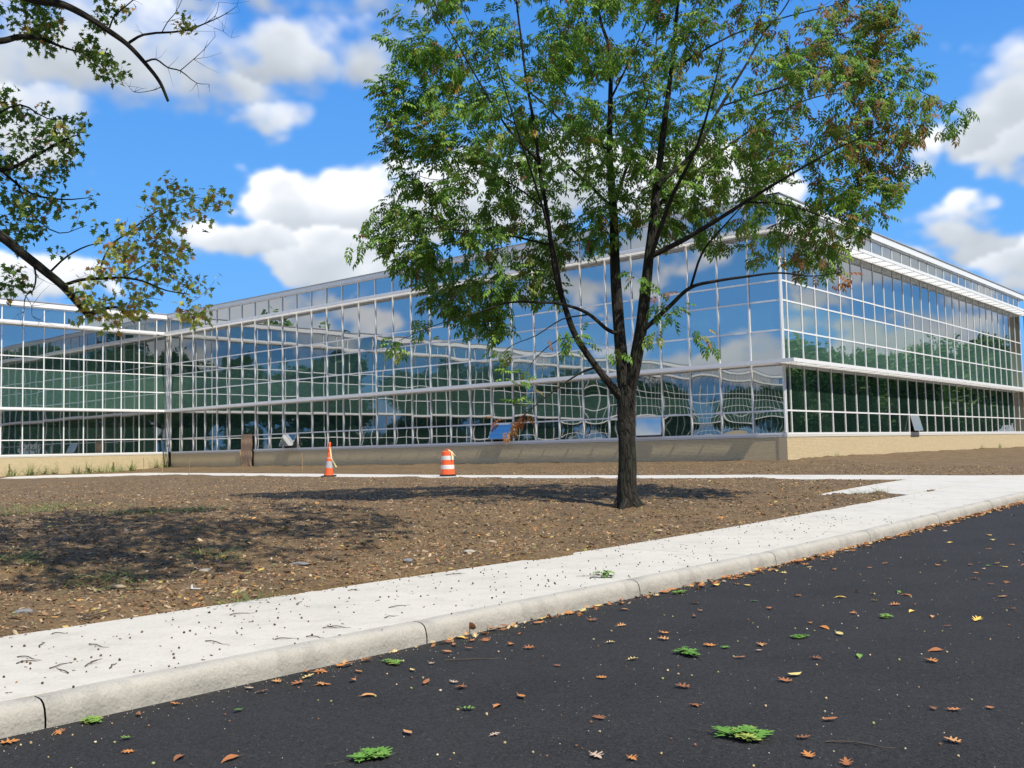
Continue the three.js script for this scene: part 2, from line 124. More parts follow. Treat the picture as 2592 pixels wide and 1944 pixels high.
// traced limbs, leaf masses and litter of this place, in metres
const D = {"right":[0.76343,0,-0.6459],"fwd":[-0.6459,0,-0.76343],"TR":[[-10.896,0.244,-16.324,0.25],[-10.896,0.492,-16.324,0.215],[-10.895,0.786,-16.325,0.192],[-10.886,1.408,-16.333,0.18],[-10.875,2.11,-16.342,0.178],[-10.871,2.502,-16.345,0.185],[-10.865,2.777,-16.351,0.15]],"BR":[[[-10.887,2.581,-16.331,0.13],[-10.987,3.546,-16.378,0.122],[-11.072,4.39,-16.437,0.116],[-11.144,5.012,-16.507,0.105],[-11.205,6.446,-16.587,0.085],[-11.289,7.691,-16.647,0.065],[-11.308,8.787,-16.762,0.05],[-11.352,9.903,-16.855,0.04],[-11.551,10.671,-16.818,0.03],[-11.654,12.388,-16.862,0.02],[-11.709,14.032,-16.947,0.01]],[[-10.827,2.619,-16.383,0.13],[-10.633,3.401,-16.43,0.124],[-10.497,4.033,-16.429,0.118],[-10.333,5.094,-16.452,0.1],[-10.155,6.24,-16.486,0.085],[-9.961,7.542,-16.533,0.06],[-9.74,8.94,-16.603,0.045],[-9.589,9.971,-16.615,0.035],[-9.425,11.49,-16.637,0.02],[-9.285,12.81,-16.64,0.01]],[[-10.932,2.542,-16.228,0.09],[-11.217,3.148,-15.839,0.066],[-11.445,3.755,-15.496,0.061],[-11.541,4.393,-15.267,0.055],[-11.573,4.899,-15.091,0.05],[-11.623,6.226,-14.899,0.04],[-11.618,6.752,-14.755,0.036],[-11.622,7.709,-14.603,0.03],[-11.66,8.662,-14.422,0.024],[-11.644,9.374,-14.286,0.02],[-11.664,10.613,-14.12,0.012],[-11.63,11.65,-14.001,0.008]],[[-11.553,7.07,-14.589,0.024],[-11.876,7.7,-14.054,0.022],[-12.142,8.554,-13.567,0.018],[-12.259,9.092,-13.206,0.014],[-12.399,9.68,-12.826,0.01],[-12.542,10.453,-12.443,0.007]],[[-10.227,5.265,-16.367,0.06],[-9.555,5.544,-16.585,0.05],[-9.02,5.781,-16.689,0.042],[-8.395,6.113,-16.868,0.034],[-7.6,6.556,-17.192,0.024],[-6.773,6.976,-17.542,0.016],[-6.114,7.169,-17.75,0.01]],[[-10.025,6.643,-16.406,0.045],[-9.546,7.409,-17.096,0.038],[-9.239,8.363,-17.639,0.03],[-8.929,9.277,-18.185,0.024],[-8.667,10.139,-18.691,0.018],[-8.496,10.608,-19.119,0.015],[-8.18,11.617,-19.67,0.01]],[[-10.496,3.811,-16.4,0.05],[-9.975,4.257,-16.58,0.042],[-9.533,4.604,-16.691,0.036],[-9.1,4.676,-16.796,0.03],[-8.507,4.725,-17.035,0.024],[-7.955,4.744,-17.241,0.018],[-7.394,4.635,-17.453,0.012],[-6.906,4.654,-17.604,0.008]],[[-9.533,4.604,-16.691,0.026],[-9.168,5.236,-16.564,0.022],[-8.702,5.625,-16.522,0.016],[-8.253,5.948,-16.465,0.01]],[[-11.017,3.818,-16.353,0.04],[-11.058,3.878,-16.056,0.038],[-11.244,4.192,-15.637,0.034],[-11.475,4.345,-15.179,0.028],[-11.766,4.375,-14.671,0.022],[-12.072,4.343,-14.15,0.017],[-12.36,4.139,-13.645,0.013],[-12.836,3.892,-12.98,0.008],[-13.198,3.604,-12.412,0.005]],[[-11.257,4.161,-15.626,0.016],[-11.535,4.067,-15.194,0.013],[-11.841,3.736,-14.739,0.01],[-12.074,3.562,-14.345,0.007],[-12.152,3.378,-14.083,0.004]],[[-11.243,3.134,-15.834,0.022],[-11.369,2.993,-15.449,0.019],[-11.77,2.512,-14.832,0.013],[-11.902,2.223,-14.442,0.009],[-11.997,2.022,-14.083,0.005]],[[-11.45,3.734,-15.528,0.014],[-11.862,3.705,-15.463,0.011],[-12.341,3.38,-15.342,0.008],[-12.578,3.21,-15.425,0.005]],[[-11.59,5.505,-14.951,0.022],[-12.008,5.648,-14.379,0.019],[-12.262,5.722,-13.946,0.016],[-12.517,5.712,-13.512,0.013],[-12.76,5.73,-13.088,0.01],[-13.115,5.677,-12.569,0.007],[-13.469,5.462,-12.052,0.005]],[[-11.523,6.151,-14.745,0.02],[-12.026,6.591,-14.687,0.017],[-12.7,7.049,-14.483,0.013],[-13.195,7.171,-14.432,0.01],[-13.856,7.094,-14.239,0.007],[-14.507,7.32,-14.055,0.005]],[[-11.317,7.706,-16.689,0.03],[-12.032,8.199,-16.411,0.026],[-12.713,8.986,-16.162,0.02],[-13.405,9.644,-15.904,0.014],[-14.092,10.736,-15.651,0.009],[-14.578,11.941,-15.567,0.006]],[[-11.336,8.805,-16.803,0.026],[-11.138,9.881,-17.386,0.02],[-10.957,11.054,-17.953,0.014],[-10.826,12.449,-18.48,0.008]],[[-11.205,6.446,-16.587,0.04],[-11.534,8.017,-17.88,0.032],[-11.775,9.514,-18.986,0.024],[-11.921,10.968,-19.649,0.016],[-11.909,12.797,-19.921,0.009]],[[-10.184,6.254,-16.534,0.04],[-10.163,7.513,-18.516,0.032],[-9.818,8.588,-20.118,0.024],[-9.02,9.496,-21.579,0.016],[-8.179,9.727,-22.553,0.009]],[[-11.205,6.446,-16.587,0.038],[-12.412,7.552,-16.875,0.03],[-13.808,8.777,-17.004,0.022],[-15.023,9.627,-16.631,0.015],[-15.79,9.898,-15.851,0.008]],[[-10.315,5.088,-16.423,0.045],[-9.353,6.178,-15.796,0.036],[-8.593,6.825,-15.39,0.027],[-8.061,7.542,-15.055,0.018],[-7.784,8.367,-15.028,0.01]],[[-11.565,4.399,-15.299,0.03],[-11.121,5.357,-14.431,0.026],[-10.816,6.392,-13.51,0.02],[-10.682,7.275,-12.837,0.014],[-10.679,8.143,-12.447,0.008]],[[-9.757,8.953,-16.633,0.024],[-9.011,9.797,-17.755,0.018],[-8.241,10.345,-18.898,0.013],[-7.435,10.823,-20.071,0.009],[-6.908,11.498,-21.008,0.006]],[[-8.441,6.138,-16.96,0.02],[-7.741,6.016,-17.378,0.015],[-7.075,5.665,-17.767,0.01],[-6.531,5.323,-18.052,0.006]],[[-9.319,8.422,-17.79,0.022],[-8.475,8.666,-18.32,0.018],[-7.495,8.911,-18.966,0.013],[-6.542,8.748,-19.588,0.009],[-5.911,8.357,-19.939,0.006],[-5.406,8.015,-20.183,0.004]]],"MP":[[-2.39,3.48],[-2.43,3.8],[-1.83,4.26],[-1.66,4.73],[-2.29,5.14],[-2.6,5.55],[-3.23,5.49],[-3.23,5.81],[-2.59,6.11],[-2.91,6.2],[-2.74,6.44],[-2.26,6.67],[-2.38,7.0],[-2.21,7.32],[-2.68,7.9],[-2.76,8.26],[-2.23,8.7],[-2.51,8.99],[-2.14,9.36],[-2.41,9.94],[-2.32,10.76],[-2.02,11.76],[-0.95,12.9],[0.7,13.88],[2.75,14.25],[4.77,13.78],[6.76,12.71],[7.92,11.6],[8.52,10.67],[8.24,10.01],[8.63,9.67],[8.21,9.27],[8.91,8.92],[8.81,8.52],[9.5,8.09],[9.09,7.77],[8.53,7.71],[8.41,6.98],[8.02,7.07],[7.9,6.43],[7.72,5.95],[7.78,5.46],[7.21,5.16],[6.74,5.33],[6.55,4.69],[5.93,4.87],[5.47,5.2],[4.83,4.97],[4.45,5.38],[3.89,5.24],[3.59,5.72],[2.95,5.74],[2.49,6.07],[1.68,5.45],[1.12,5.3],[0.69,4.2],[0.07,4.37],[-0.42,3.75],[-1.12,4.24],[-1.52,3.7]],"EX":[[-12.304,2.991,-14.478,0],[-12.194,2.604,-14.571,0],[-12.043,2.906,-14.699,0],[-12.465,2.139,-14.342,1],[-12.112,2.296,-14.64,1],[-12.262,2.071,-14.513,1],[-11.236,3.727,-15.381,0],[-10.716,3.441,-15.822,0],[-9.939,4.073,-16.479,0],[-9.846,4.263,-16.558,0],[-10.154,3.693,-16.297,0],[-9.45,3.71,-16.892,0],[-9.338,3.552,-16.988,0],[-11.357,3.577,-15.279,0],[-9.923,4.654,-16.492,1],[-10.108,4.31,-16.336,0],[-10.216,4.702,-16.245,0],[-12.414,3.379,-14.385,0],[-13.933,3.58,-13.1,0],[-7.394,4.73,-18.632,1],[-7.566,4.852,-18.487,0],[-7.246,4.764,-18.758,1],[-10.445,4.942,-16.051,0],[-11.529,3.736,-15.134,0],[-14.617,5.463,-12.521,0],[-5.38,7.928,-20.336,0],[-5.505,7.774,-20.23,0],[-5.637,8.175,-20.118,0]],"LB":[[[-10.5,5.0,-2.5,0.1],[-10.858,6.405,-3.258,0.075],[-10.279,6.424,-3.849,0.055],[-9.848,6.2,-4.316,0.042],[-9.721,6.189,-4.525,0.038],[-9.603,6.091,-4.727,0.033],[-9.501,5.966,-4.915,0.029],[-9.431,5.856,-5.076,0.026],[-9.371,5.699,-5.228,0.022],[-9.314,5.505,-5.379,0.019],[-9.315,5.319,-5.48,0.014]],[[-9.632,5.97,-5.211,0.016],[-9.592,6.088,-5.351,0.013],[-9.327,6.156,-5.68,0.01],[-9.231,6.266,-5.865,0.007],[-9.129,6.404,-6.057,0.004],[-9.098,6.532,-6.188,0.002]],[[-9.507,5.754,-5.317,0.012],[-9.473,5.807,-5.425,0.01],[-9.427,5.737,-5.542,0.008],[-9.381,5.723,-5.66,0.007],[-9.298,5.606,-5.809,0.004],[-9.246,5.613,-5.931,0.002]],[[-9.399,5.731,-5.671,0.005],[-9.347,5.882,-5.802,0.004],[-9.314,6.023,-5.917,0.003],[-9.283,6.192,-6.031,0.002]],[[-9.8,6.113,-5.07,0.01],[-9.656,6.217,-5.06,0.008],[-9.413,6.34,-5.135,0.006],[-9.184,6.499,-5.197,0.003]],[[-9.458,6.118,-5.49,0.006],[-9.47,6.264,-5.567,0.005],[-9.465,6.399,-5.659,0.004],[-9.459,6.611,-5.751,0.003]],[[-9.366,5.479,-5.437,0.005],[-9.493,5.452,-5.373,0.004],[-9.653,5.456,-5.282,0.003],[-9.732,5.535,-5.258,0.002]],[[-9.196,6.248,-5.843,0.004],[-9.151,6.356,-5.946,0.003],[-9.161,6.534,-6.003,0.002]],[[-9.124,6.201,-5.904,0.003],[-9.085,6.177,-6.002,0.002],[-9.063,6.13,-6.086,0.0015]],[[-10.5,4.6,-2.5,0.08],[-10.66,5.793,-3.556,0.05],[-10.212,5.823,-4.132,0.034],[-10.207,5.93,-4.332,0.03],[-10.197,5.97,-4.537,0.02],[-10.169,5.935,-4.758,0.012],[-10.09,5.905,-5.021,0.008],[-10.004,5.85,-5.29,0.005]],[[-10.5,4.1,-2.5,0.11],[-10.903,4.337,-3.481,0.075],[-10.247,3.831,-4.167,0.05],[-10.19,3.678,-4.346,0.046],[-10.131,3.526,-4.528,0.043],[-10.068,3.367,-4.712,0.04],[-10.038,3.189,-4.869,0.036],[-10.043,3.059,-4.995,0.032]],[[-10.049,3.072,-4.989,0.026],[-9.986,3.139,-5.108,0.018],[-9.916,3.164,-5.234,0.015],[-9.883,3.084,-5.327,0.012],[-9.862,3.0,-5.41,0.004]],[[-9.916,3.164,-5.234,0.01],[-9.877,3.121,-5.364,0.008],[-9.883,3.216,-5.458,0.006],[-9.871,3.291,-5.566,0.004],[-9.825,3.278,-5.704,0.002]],[[-10.205,3.389,-4.792,0.02],[-9.983,3.429,-4.882,0.017],[-9.762,3.423,-4.971,0.015],[-9.512,3.412,-5.084,0.012],[-9.281,3.356,-5.181,0.009],[-9.037,3.244,-5.29,0.007],[-8.786,3.186,-5.403,0.004]],[[-9.865,3.438,-5.015,0.012],[-9.912,3.627,-5.068,0.011],[-9.898,3.839,-5.173,0.01],[-9.85,3.962,-5.308,0.009],[-9.713,4.176,-5.517,0.007],[-9.592,4.323,-5.714,0.005],[-9.461,4.393,-5.917,0.003],[-9.309,4.317,-6.14,0.002]],[[-10.4,3.63,-4.562,0.012],[-10.333,3.471,-4.566,0.01],[-10.317,3.315,-4.528,0.007],[-10.328,3.26,-4.465,0.006],[-10.305,3.082,-4.433,0.004],[-10.272,2.93,-4.408,0.002]],[[-10.349,3.256,-4.474,0.004],[-10.338,3.156,-4.527,0.003],[-10.365,3.058,-4.547,0.002],[-10.342,3.019,-4.611,0.0015]],[[-10.317,3.527,-4.698,0.012],[-10.287,3.723,-4.875,0.01],[-10.235,3.855,-5.073,0.007],[-10.227,3.907,-5.232,0.004]],[[-9.584,3.426,-5.122,0.007],[-9.555,3.537,-5.276,0.006],[-9.489,3.678,-5.463,0.005],[-9.453,3.823,-5.626,0.003]],[[-10.5,4.5,-2.5,0.08],[-10.819,4.859,-3.552,0.04],[-10.331,4.527,-4.194,0.022],[-10.264,4.697,-4.48,0.016],[-10.22,4.915,-4.747,0.011],[-10.233,5.055,-4.965,0.005]],[[-10.567,4.595,-4.29,0.015],[-10.449,4.372,-4.564,0.011],[-10.326,4.336,-4.843,0.008],[-10.23,4.386,-5.099,0.004]],[[-10.668,4.73,-3.942,0.016],[-10.371,5.056,-4.128,0.013],[-10.105,5.175,-4.288,0.01],[-9.838,5.007,-4.448,0.006],[-9.605,4.983,-4.579,0.004]],[[-10.543,4.515,-4.441,0.01],[-10.311,4.126,-4.506,0.008],[-9.99,3.887,-4.647,0.006],[-9.675,3.939,-4.782,0.003]]],"LP":[[[[-5.61,5.7],[-5.19,5.43],[-4.94,5.3],[-4.77,5.21],[-4.52,5.2],[-4.42,4.96],[-4.56,4.82],[-4.66,4.65],[-4.64,4.48],[-4.28,4.43],[-4.3,4.18],[-4.34,3.97],[-4.51,3.72],[-4.72,3.68],[-4.92,3.73],[-5.34,3.95],[-5.59,4.08]],0,150],[[[-4.59,3.51],[-4.38,3.72],[-4.14,3.92],[-3.93,4.1],[-3.68,4.12],[-3.51,3.86],[-3.35,3.69],[-3.1,3.48],[-3.04,3.27],[-3.27,3.19],[-3.35,3.02],[-3.51,3.07],[-3.68,3.2],[-3.97,3.0],[-4.22,2.9],[-4.38,2.92],[-4.51,3.09],[-4.55,3.3]],1,95],[[[-3.87,4.29],[-3.87,4.4],[-3.56,4.48],[-3.18,4.42],[-2.93,4.19],[-3.26,4.03],[-3.6,4.03],[-3.8,4.16]],1,26],[[[-5.62,6.65],[-4.99,6.64],[-4.73,6.35],[-4.73,6.07],[-4.82,5.87],[-5.11,6.03],[-5.62,6.09]],0,42],[[[-4.62,6.04],[-4.29,6.02],[-4.31,5.77],[-4.56,5.8]],0,9],[[[-4.32,5.86],[-4.03,5.79],[-4.1,5.62],[-4.29,5.59]],0,10],[[[-4.74,6.63],[-3.98,6.61],[-4.14,6.18],[-4.52,6.19]],0,10],[[[-3.55,6.34],[-3.34,6.42],[-3.39,6.16],[-3.55,6.17]],1,4],[[[-5.34,3.57],[-5.01,3.65],[-5.05,3.48],[-5.33,3.2]],0,10],[[[-3.35,3.11],[-3.14,3.06],[-3.31,2.9],[-3.39,2.96]],1,5]],"LV":[[-5.71,-2.67,0],[-5.66,-3.13,0],[-5.71,-3.41,0],[-5.25,-2.84,3],[-5.24,-3.55,3],[-5.67,-3.92,2],[-5.52,-3.91,0],[-5.67,-4.15,0],[-5.51,-4.21,0],[-5.62,-4.36,1],[-5.36,-4.28,0],[-5.68,-4.53,0],[-5.69,-4.72,0],[-5.01,-2.72,0],[-4.7,-2.83,0],[-5.73,-2.4,0],[-4.46,-2.98,0],[-5.69,-4.52,0],[-5.71,-4.73,0],[-5.43,-4.67,0],[-5.37,-4.29,0],[-5.26,-4.47,0],[-4.87,-4.26,0],[-5.15,-4.92,1],[-4.8,-4.71,0],[-5.2,-5.16,2],[-4.65,-4.83,2],[-4.52,-4.76,0],[-5.53,-5.95,0],[-5.45,-6.04,0],[-5.53,-5.75,0],[-5.38,-5.52,0],[-5.33,-5.7,0],[-5.17,-6.02,0],[-4.95,-5.99,0],[-5.4,-6.41,0],[-5.58,-6.87,0],[-5.54,-7.45,0],[-5.27,-7.26,0],[-5.34,-7.89,0],[-4.9,-7.17,0],[-4.4,-5.62,0],[-4.04,-4.79,0],[-4.02,-4.54,0],[-3.92,-5.5,0],[-3.36,-4.68,0],[-3.64,-4.08,2],[-4.04,-3.82,0],[-2.81,-4.17,0],[-4.56,-6.51,1],[-4.07,-6.09,1],[-2.98,-4.1,2],[-4.41,-7.09,0],[-4.27,-6.86,0],[-4.12,-4.38,3],[-4.97,-8.58,0],[-4.7,-8.2,0],[-4.6,-7.91,0],[-4.23,-8.66,0],[-5.24,-9.96,0],[-5.17,-11.73,1],[-5.4,-12.88,1],[-5.23,-11.1,1],[-3.96,-12.98,1],[-3.36,-12.48,2],[-3.34,-12.1,0],[-3.23,-11.6,0],[-2.97,-11.28,0],[-2.88,-11.51,0],[-2.66,-10.49,0],[-3.59,-9.62,1],[-3.47,-10.12,0],[-3.76,-10.02,1],[-3.61,-10.31,3],[-4.01,-11.17,2],[-3.96,-10.11,0],[-3.5,-8.83,0],[-2.51,-9.03,1],[-2.41,-9.77,0],[-2.63,-8.61,0],[-3.22,-7.81,1],[-3.44,-8.03,0],[-3.61,-8.15,0],[-3.54,-7.08,0],[-3.85,-6.85,0],[-3.45,-6.86,2],[-3.01,-6.85,0],[-2.91,-6.26,1],[-2.88,-6.1,0],[-3.34,-5.58,0],[-3.07,-5.25,0],[-2.4,-7.59,0],[-2.31,-7.2,0],[-1.91,-5.94,0],[-1.81,-5.99,0],[-1.66,-6.14,0],[-2.3,-5.38,0],[-1.63,-5.36,0],[-2.28,-4.98,0],[-2.12,-4.71,0],[-1.93,-4.7,0],[-3.46,-6.56,0],[-3.38,-12.79,3],[-3.72,-6.85,3],[-2.78,-7.09,3],[-4.57,-9.01,3]],"SP":[[-5.45,-5.01,1],[-3.9,-3.43,2],[-3.84,-6.49,2],[-3.43,-7.52,2],[-3.2,-8.79,1],[-2.53,-4.84,3],[-5.47,-9.1,1],[-5.77,-2.9,1]],"SW":[[-6.13,-8.69]],"TW":[[-7.59,-3.42],[-7.94,-3.72],[-7.16,-3.64],[-7.15,-3.13],[-7.02,-3.08],[-6.71,-3.16],[-6.54,-3.08],[-6.61,-3.31],[-6.4,-3.36],[-7.48,-5.11],[-7.53,-5.75],[-6.04,-4.77],[-6.25,-5.1],[-6.18,-4.6],[-6.5,-4.22],[-6.23,-5.72],[-6.22,-5.15],[-7.74,-6.61],[-7.72,-8.07],[-6.59,-6.15]],"RT":[[-5.05,-5.46],[-2.0,-5.06]],"ST":[[-8.44,-13.49,0],[-9.06,-8.61,1],[-8.94,-9.61,2],[-10.06,-6.37,2],[-9.65,-7.4,1],[-9.58,-10.79,0],[-9.15,-3.96,1],[-9.71,-5.15,0]],"SK":[[-9.29,-5.19],[-9.96,-7.4],[-8.37,-6.37],[-10.53,-6.21],[-8.42,-4.17],[-8.29,-8.34]],"GR":[[-21.22,-9.74,1.6],[-10.24,-5.23,0.6],[-10.9,-7.03,0.4],[-19.49,-8.42,1.2],[-7.71,-5.6,0.35],[-11.58,-5.01,0.5],[-17.11,-9.3,1.0],[-16.45,-10.11,0.8],[-8.25,-22.78,0.3],[-8.57,-22.28,0.3]]};

// ---------------------------------------------------------------- heights of the ground
const roadH = (a) => .25 * ss(10, 28, a);
const walkH = (a) => roadH(a) + .17;
const kerbB = (a) => 5.87 - .0262 * (Math.min(a, 24) - 2.4), backB = (a) => 8.22 - .041 * (Math.min(a, 22) - 3.4);
function soilH(a, b) { const w = walkH(a); return w + (.55 - w) * ss(8, 15, b) + .26 * ss(12, 19, b) * ss(36, 41.5, a); }
function inPoly(x, y, P) { let c = false; for (let i = 0, j = P.length - 1; i < P.length; j = i++) { const [xi, yi] = P[i], [xj, yj] = P[j]; if ((yi > y) !== (yj > y) && x < (xj - xi) * (y - yi) / (yj - yi) + xi) c = !c; } return c; }
const PATH = [[7.45, 32.6], [10.4, 31.6], [13.6, 29.6], [19, 29.05], [28.8, 29.8], [39, 31.9], [52, 34.2], [63.5, 35.8], [66, 33], [68.5, 31.4], [67.5, 28.4], [62, 25.3], [59.5, 25.1], [55, 29.2], [52, 30.8], [33.8, 27.7], [25.9, 26.7], [17.3, 26.2], [12.4, 26.9], [9.6, 28.6], [9.23, 21.4], [8.3, 22.7], [7.46, 22.1]];
const fine = (a, b) => (fbm3(a * 2.2, 3.3, b * 2.2, 4) - .5) * .09 + (noise3(a * 13, 8, b * 13) - .5) * .026 + (noise3(a * 27, 18, b * 27) - .5) * .012;
function soilTop(a, b) { // with clods; dips under the concrete
  const edge = ss(backB(a) + .02, backB(a) + .5, b), pave = inPoly(b, a - .55 * ss(.35, .8, fbm3(a * .7, 2.5, b * 1.3, 3)), PATH), lap = backB(a) - .2 * ss(.42, .72, fbm3(a * 1.1, 7.7, 2, 4));
  return soilH(a, b) + fine(a, b) * mix(.45, 1, edge) + .004 * (1 - edge) - (pave ? .14 : 0) - (b < lap ? .2 : .04 * (1 - ss(lap, lap + .25, b))) + .05 * ss(.55, .75, fbm3(a * .6, 1, b * .6, 2)) + .1 * ss(15.5, 18, b) * ss(43, 46, a) * fbm3(a * .9, 4, b * .9, 2);
}
// ---------------------------------------------------------------- ground, road, pavement
const concreteTex = texture(1024, (x, y) => { const n = tfbm(x, y, 4, 6, 3), f = tfbm(x, y, 128, 3, 9), st = tfbm(x, y, 7, 5, 21), sm = ss(.56, .68, tfbm(x, y, 22, 4, 87)), v = .53 + (n - .5) * .07 + (f - .5) * .09 - .035 * ss(.52, .7, st) - .025 * sm; return [v, v * .945, v * .83]; });
const concreteBump = texture(512, (x, y) => tfbm(x, y, 96, 3, 31), false);
const kerbTex = texture(1024, (x, y) => { const n = tfbm(x, y, 5, 6, 13), f = tfbm(x, y, 160, 2, 19), d = ss(.52, .7, tfbm(x, y, 14, 5, 41)), pit = ss(.8, .88, tnoise(x, y, 230, 5)); const v = .405 + (n - .5) * .12 + (f - .5) * .08 - d * .045 - pit * .07; return [v, v * .945, v * .83]; });
const asphaltTex = texture(1024, (x, y) => { const f = tnoise(x, y, 512, 2), g = tnoise(x, y, 256, 7), n = tfbm(x, y, 5, 4, 51); const h = tnoise(x, y, 170, 37); let v = .014 + (n - .5) * .009 + (f - .5) * .018 + (g - .5) * .013 + (h - .5) * .011; const sp = tnoise(x, y, 330, 63); if (sp > .9) v += .12 * (sp - .9) / .1; return [v * 1.03, v, v]; });
const asphaltBump = texture(1024, (x, y) => tnoise(x, y, 400, 2) * .6 + tnoise(x, y, 200, 7) * .4, false);
const soilTex = texture(1024, (x, y) => {
  const n = tfbm(x, y, 6, 6, 61), m = tfbm(x, y, 40, 4, 71), f = tnoise(x, y, 300, 73), sp = tnoise(x, y, 210, 81), lf = tnoise(x, y, 120, 91);
  let c = [.12, .077, .034]; const k = 1.0 + (n - .5) * .8 + (m - .5) * 1.0 + (f - .5) * .6; c = c.map((q) => q * k);
  if (sp > .83) { const t = (sp - .83) / .17; c = [mix(c[0], .42, t), mix(c[1], .33, t), mix(c[2], .21, t)]; }
  if (lf > .9) { const t = (lf - .9) / .1; c = [mix(c[0], .3, t), mix(c[1], .15, t), mix(c[2], .05, t)]; }
  return c;
});
const soilBump = texture(1024, (x, y) => tfbm(x, y, 40, 5, 71), false);
const M = {
  concrete: std({ map: concreteTex, bumpMap: concreteBump, bumpScale: .003, roughness: .92 }),
  kerb: std({ map: kerbTex, bumpMap: concreteBump, bumpScale: .004, roughness: .95 }),
  asphalt: std({ map: asphaltTex, bumpMap: asphaltBump, bumpScale: .009, roughness: .95 }),
  soil: std({ map: soilTex, bumpMap: soilBump, bumpScale: .02, roughness: 1 }),
  turf: std({ color: lin(.075, .11, .035), roughness: 1 }),
};
const at = (a, b, y) => V(-b, y, -a);   // a: metres along the kerb, b: metres from the camera towards the building

function sheet(name, mat, aList, bList, hf, tile) {
  const pos = [], uv = [], idx = [], nb = bList(aList[0]).length;
  aList.forEach((a) => bList(a).forEach((b) => { pos.push(-b, hf(a, b), -a); uv.push(b / tile, a / tile); }));
  for (let i = 0; i < aList.length - 1; i++) for (let j = 0; j < nb - 1; j++) { const p = i * nb + j, q = p + nb; idx.push(p, p + 1, q, q, p + 1, q + 1); }
  const g = new THREE.BufferGeometry(); g.setAttribute('position', new THREE.Float32BufferAttribute(pos, 3)); g.setAttribute('uv', new THREE.Float32BufferAttribute(uv, 2)); g.setIndex(idx); g.computeVertexNormals();
  return mesh(g, mat, name, scene);
}
const span = (a, b, n) => Array.from({ length: n + 1 }, (_, i) => a + (b - a) * i / n);
{ // land out to the horizon
  const g = new THREE.PlaneGeometry(3000, 3000); g.rotateX(-Math.PI / 2); g.translate(0, -.08, 0);
  tag(mesh(g, M.turf, 'ground', scene), 'wide flat land around the site', null, null, 'structure');
}
const aRoad = [...span(-80, 0, 10), ...span(2, 40, 38), ...span(50, 300, 10)];
tag(sheet('road', M.asphalt, aRoad, (a) => span(kerbB(a) + .05, -7, 12), (a) => roadH(a), 2.6), 'fresh black asphalt road in the foreground', null, null, 'structure');
// kerb: cast lengths of about 3 m with open joints
{
  const k = new THREE.Group(); top(k, 'kerb'); tag(k, 'pale concrete kerb along the black road', null, null, 'structure');
  for (let n = -2; n < 12; n++) {
    const a0 = -.36 + 3.03 * n + .006, a1 = a0 + 3.018, prof = [[0, -.2], [0, .06], [.012, .115], [.03, .145], [.06, .163], [.1, .1695], [.165, .17]];
    const steps = 10, pos = [], uv = [], idx = [], np = prof.length; let acc = [0]; for (let i = 1; i < np; i++) acc.push(acc[i - 1] + Math.hypot(prof[i][0] - prof[i - 1][0], prof[i][1] - prof[i - 1][1]));
    for (let s = 0; s <= steps; s++) { const t = s / steps, a = mix(a0, a1, t), e = (s === 0 || s === steps) ? .006 : 0; prof.forEach(([d, y], i) => { pos.push(-(kerbB(a) + d + (i < 6 ? e : 0)), roadH(a) + y - (y > 0 ? e : 0), -a); uv.push(a / 1.6 + n * .37, acc[i] / 1.6); }); }
    for (let s = 0; s < steps; s++) for (let i = 0; i < np - 1; i++) { const p = s * np + i, q = p + np; idx.push(p, q, p + 1, q, q + 1, p + 1); }
    for (const base of [0, steps * np]) for (let i = 1; i < np - 1; i++) base ? idx.push(base, base + i, base + i + 1) : idx.push(base, base + i + 1, base + i);
    const g = new THREE.BufferGeometry(); g.setAttribute('position', new THREE.Float32BufferAttribute(pos, 3)); g.setAttribute('uv', new THREE.Float32BufferAttribute(uv, 2)); g.setIndex(idx); g.computeVertexNormals();
    mesh(g, M.kerb, 'kerb_stone', k);
  }
}
// pavement slabs
{
  const w = new THREE.Group(); top(w, 'pavement'); tag(w, 'light concrete pavement beside the black road', null, null, 'structure');
  const cuts = [-8.5, 11.3, 24.8, 38.2];
  for (let n = 0; n < cuts.length - 1; n++) {
    const a0 = cuts[n] + .005, a1 = cuts[n + 1] - .005, steps = 24, pos = [], uv = [], idx = [];
    const prof = (a) => { const b0 = kerbB(a) + .1655, b1 = backB(a); return [[b0, -.1], [b0, -.0015], [b0 + .002, .0], [b1 - .006, .0], [b1, -.004], [b1, -.1]]; };
    for (let s = 0; s <= steps; s++) { const a = mix(a0, a1, s / steps), e = (s === 0 || s === steps) ? .005 : 0; prof(a).forEach(([b, y], i) => { pos.push(-b, walkH(a) + y - (i > 0 && i < 5 ? e : 0), -a); uv.push(b / 2.2, a / 2.2); }); }
    for (let s = 0; s < steps; s++) for (let i = 0; i < 5; i++) { const p = s * 6 + i, q = p + 6; idx.push(p, q, p + 1, q, q + 1, p + 1); }
    for (const base of [0, steps * 6]) for (let i = 1; i < 5; i++) base ? idx.push(base, base + i, base + i + 1) : idx.push(base, base + i + 1, base + i);
    const g = new THREE.BufferGeometry(); g.setAttribute('position', new THREE.Float32BufferAttribute(pos, 3)); g.setAttribute('uv', new THREE.Float32BufferAttribute(uv, 2)); g.setIndex(idx); g.computeVertexNormals();
    mesh(g.toNonIndexed(), M.concrete, 'concrete_slab', w).geometry.computeVertexNormals();
  }
}
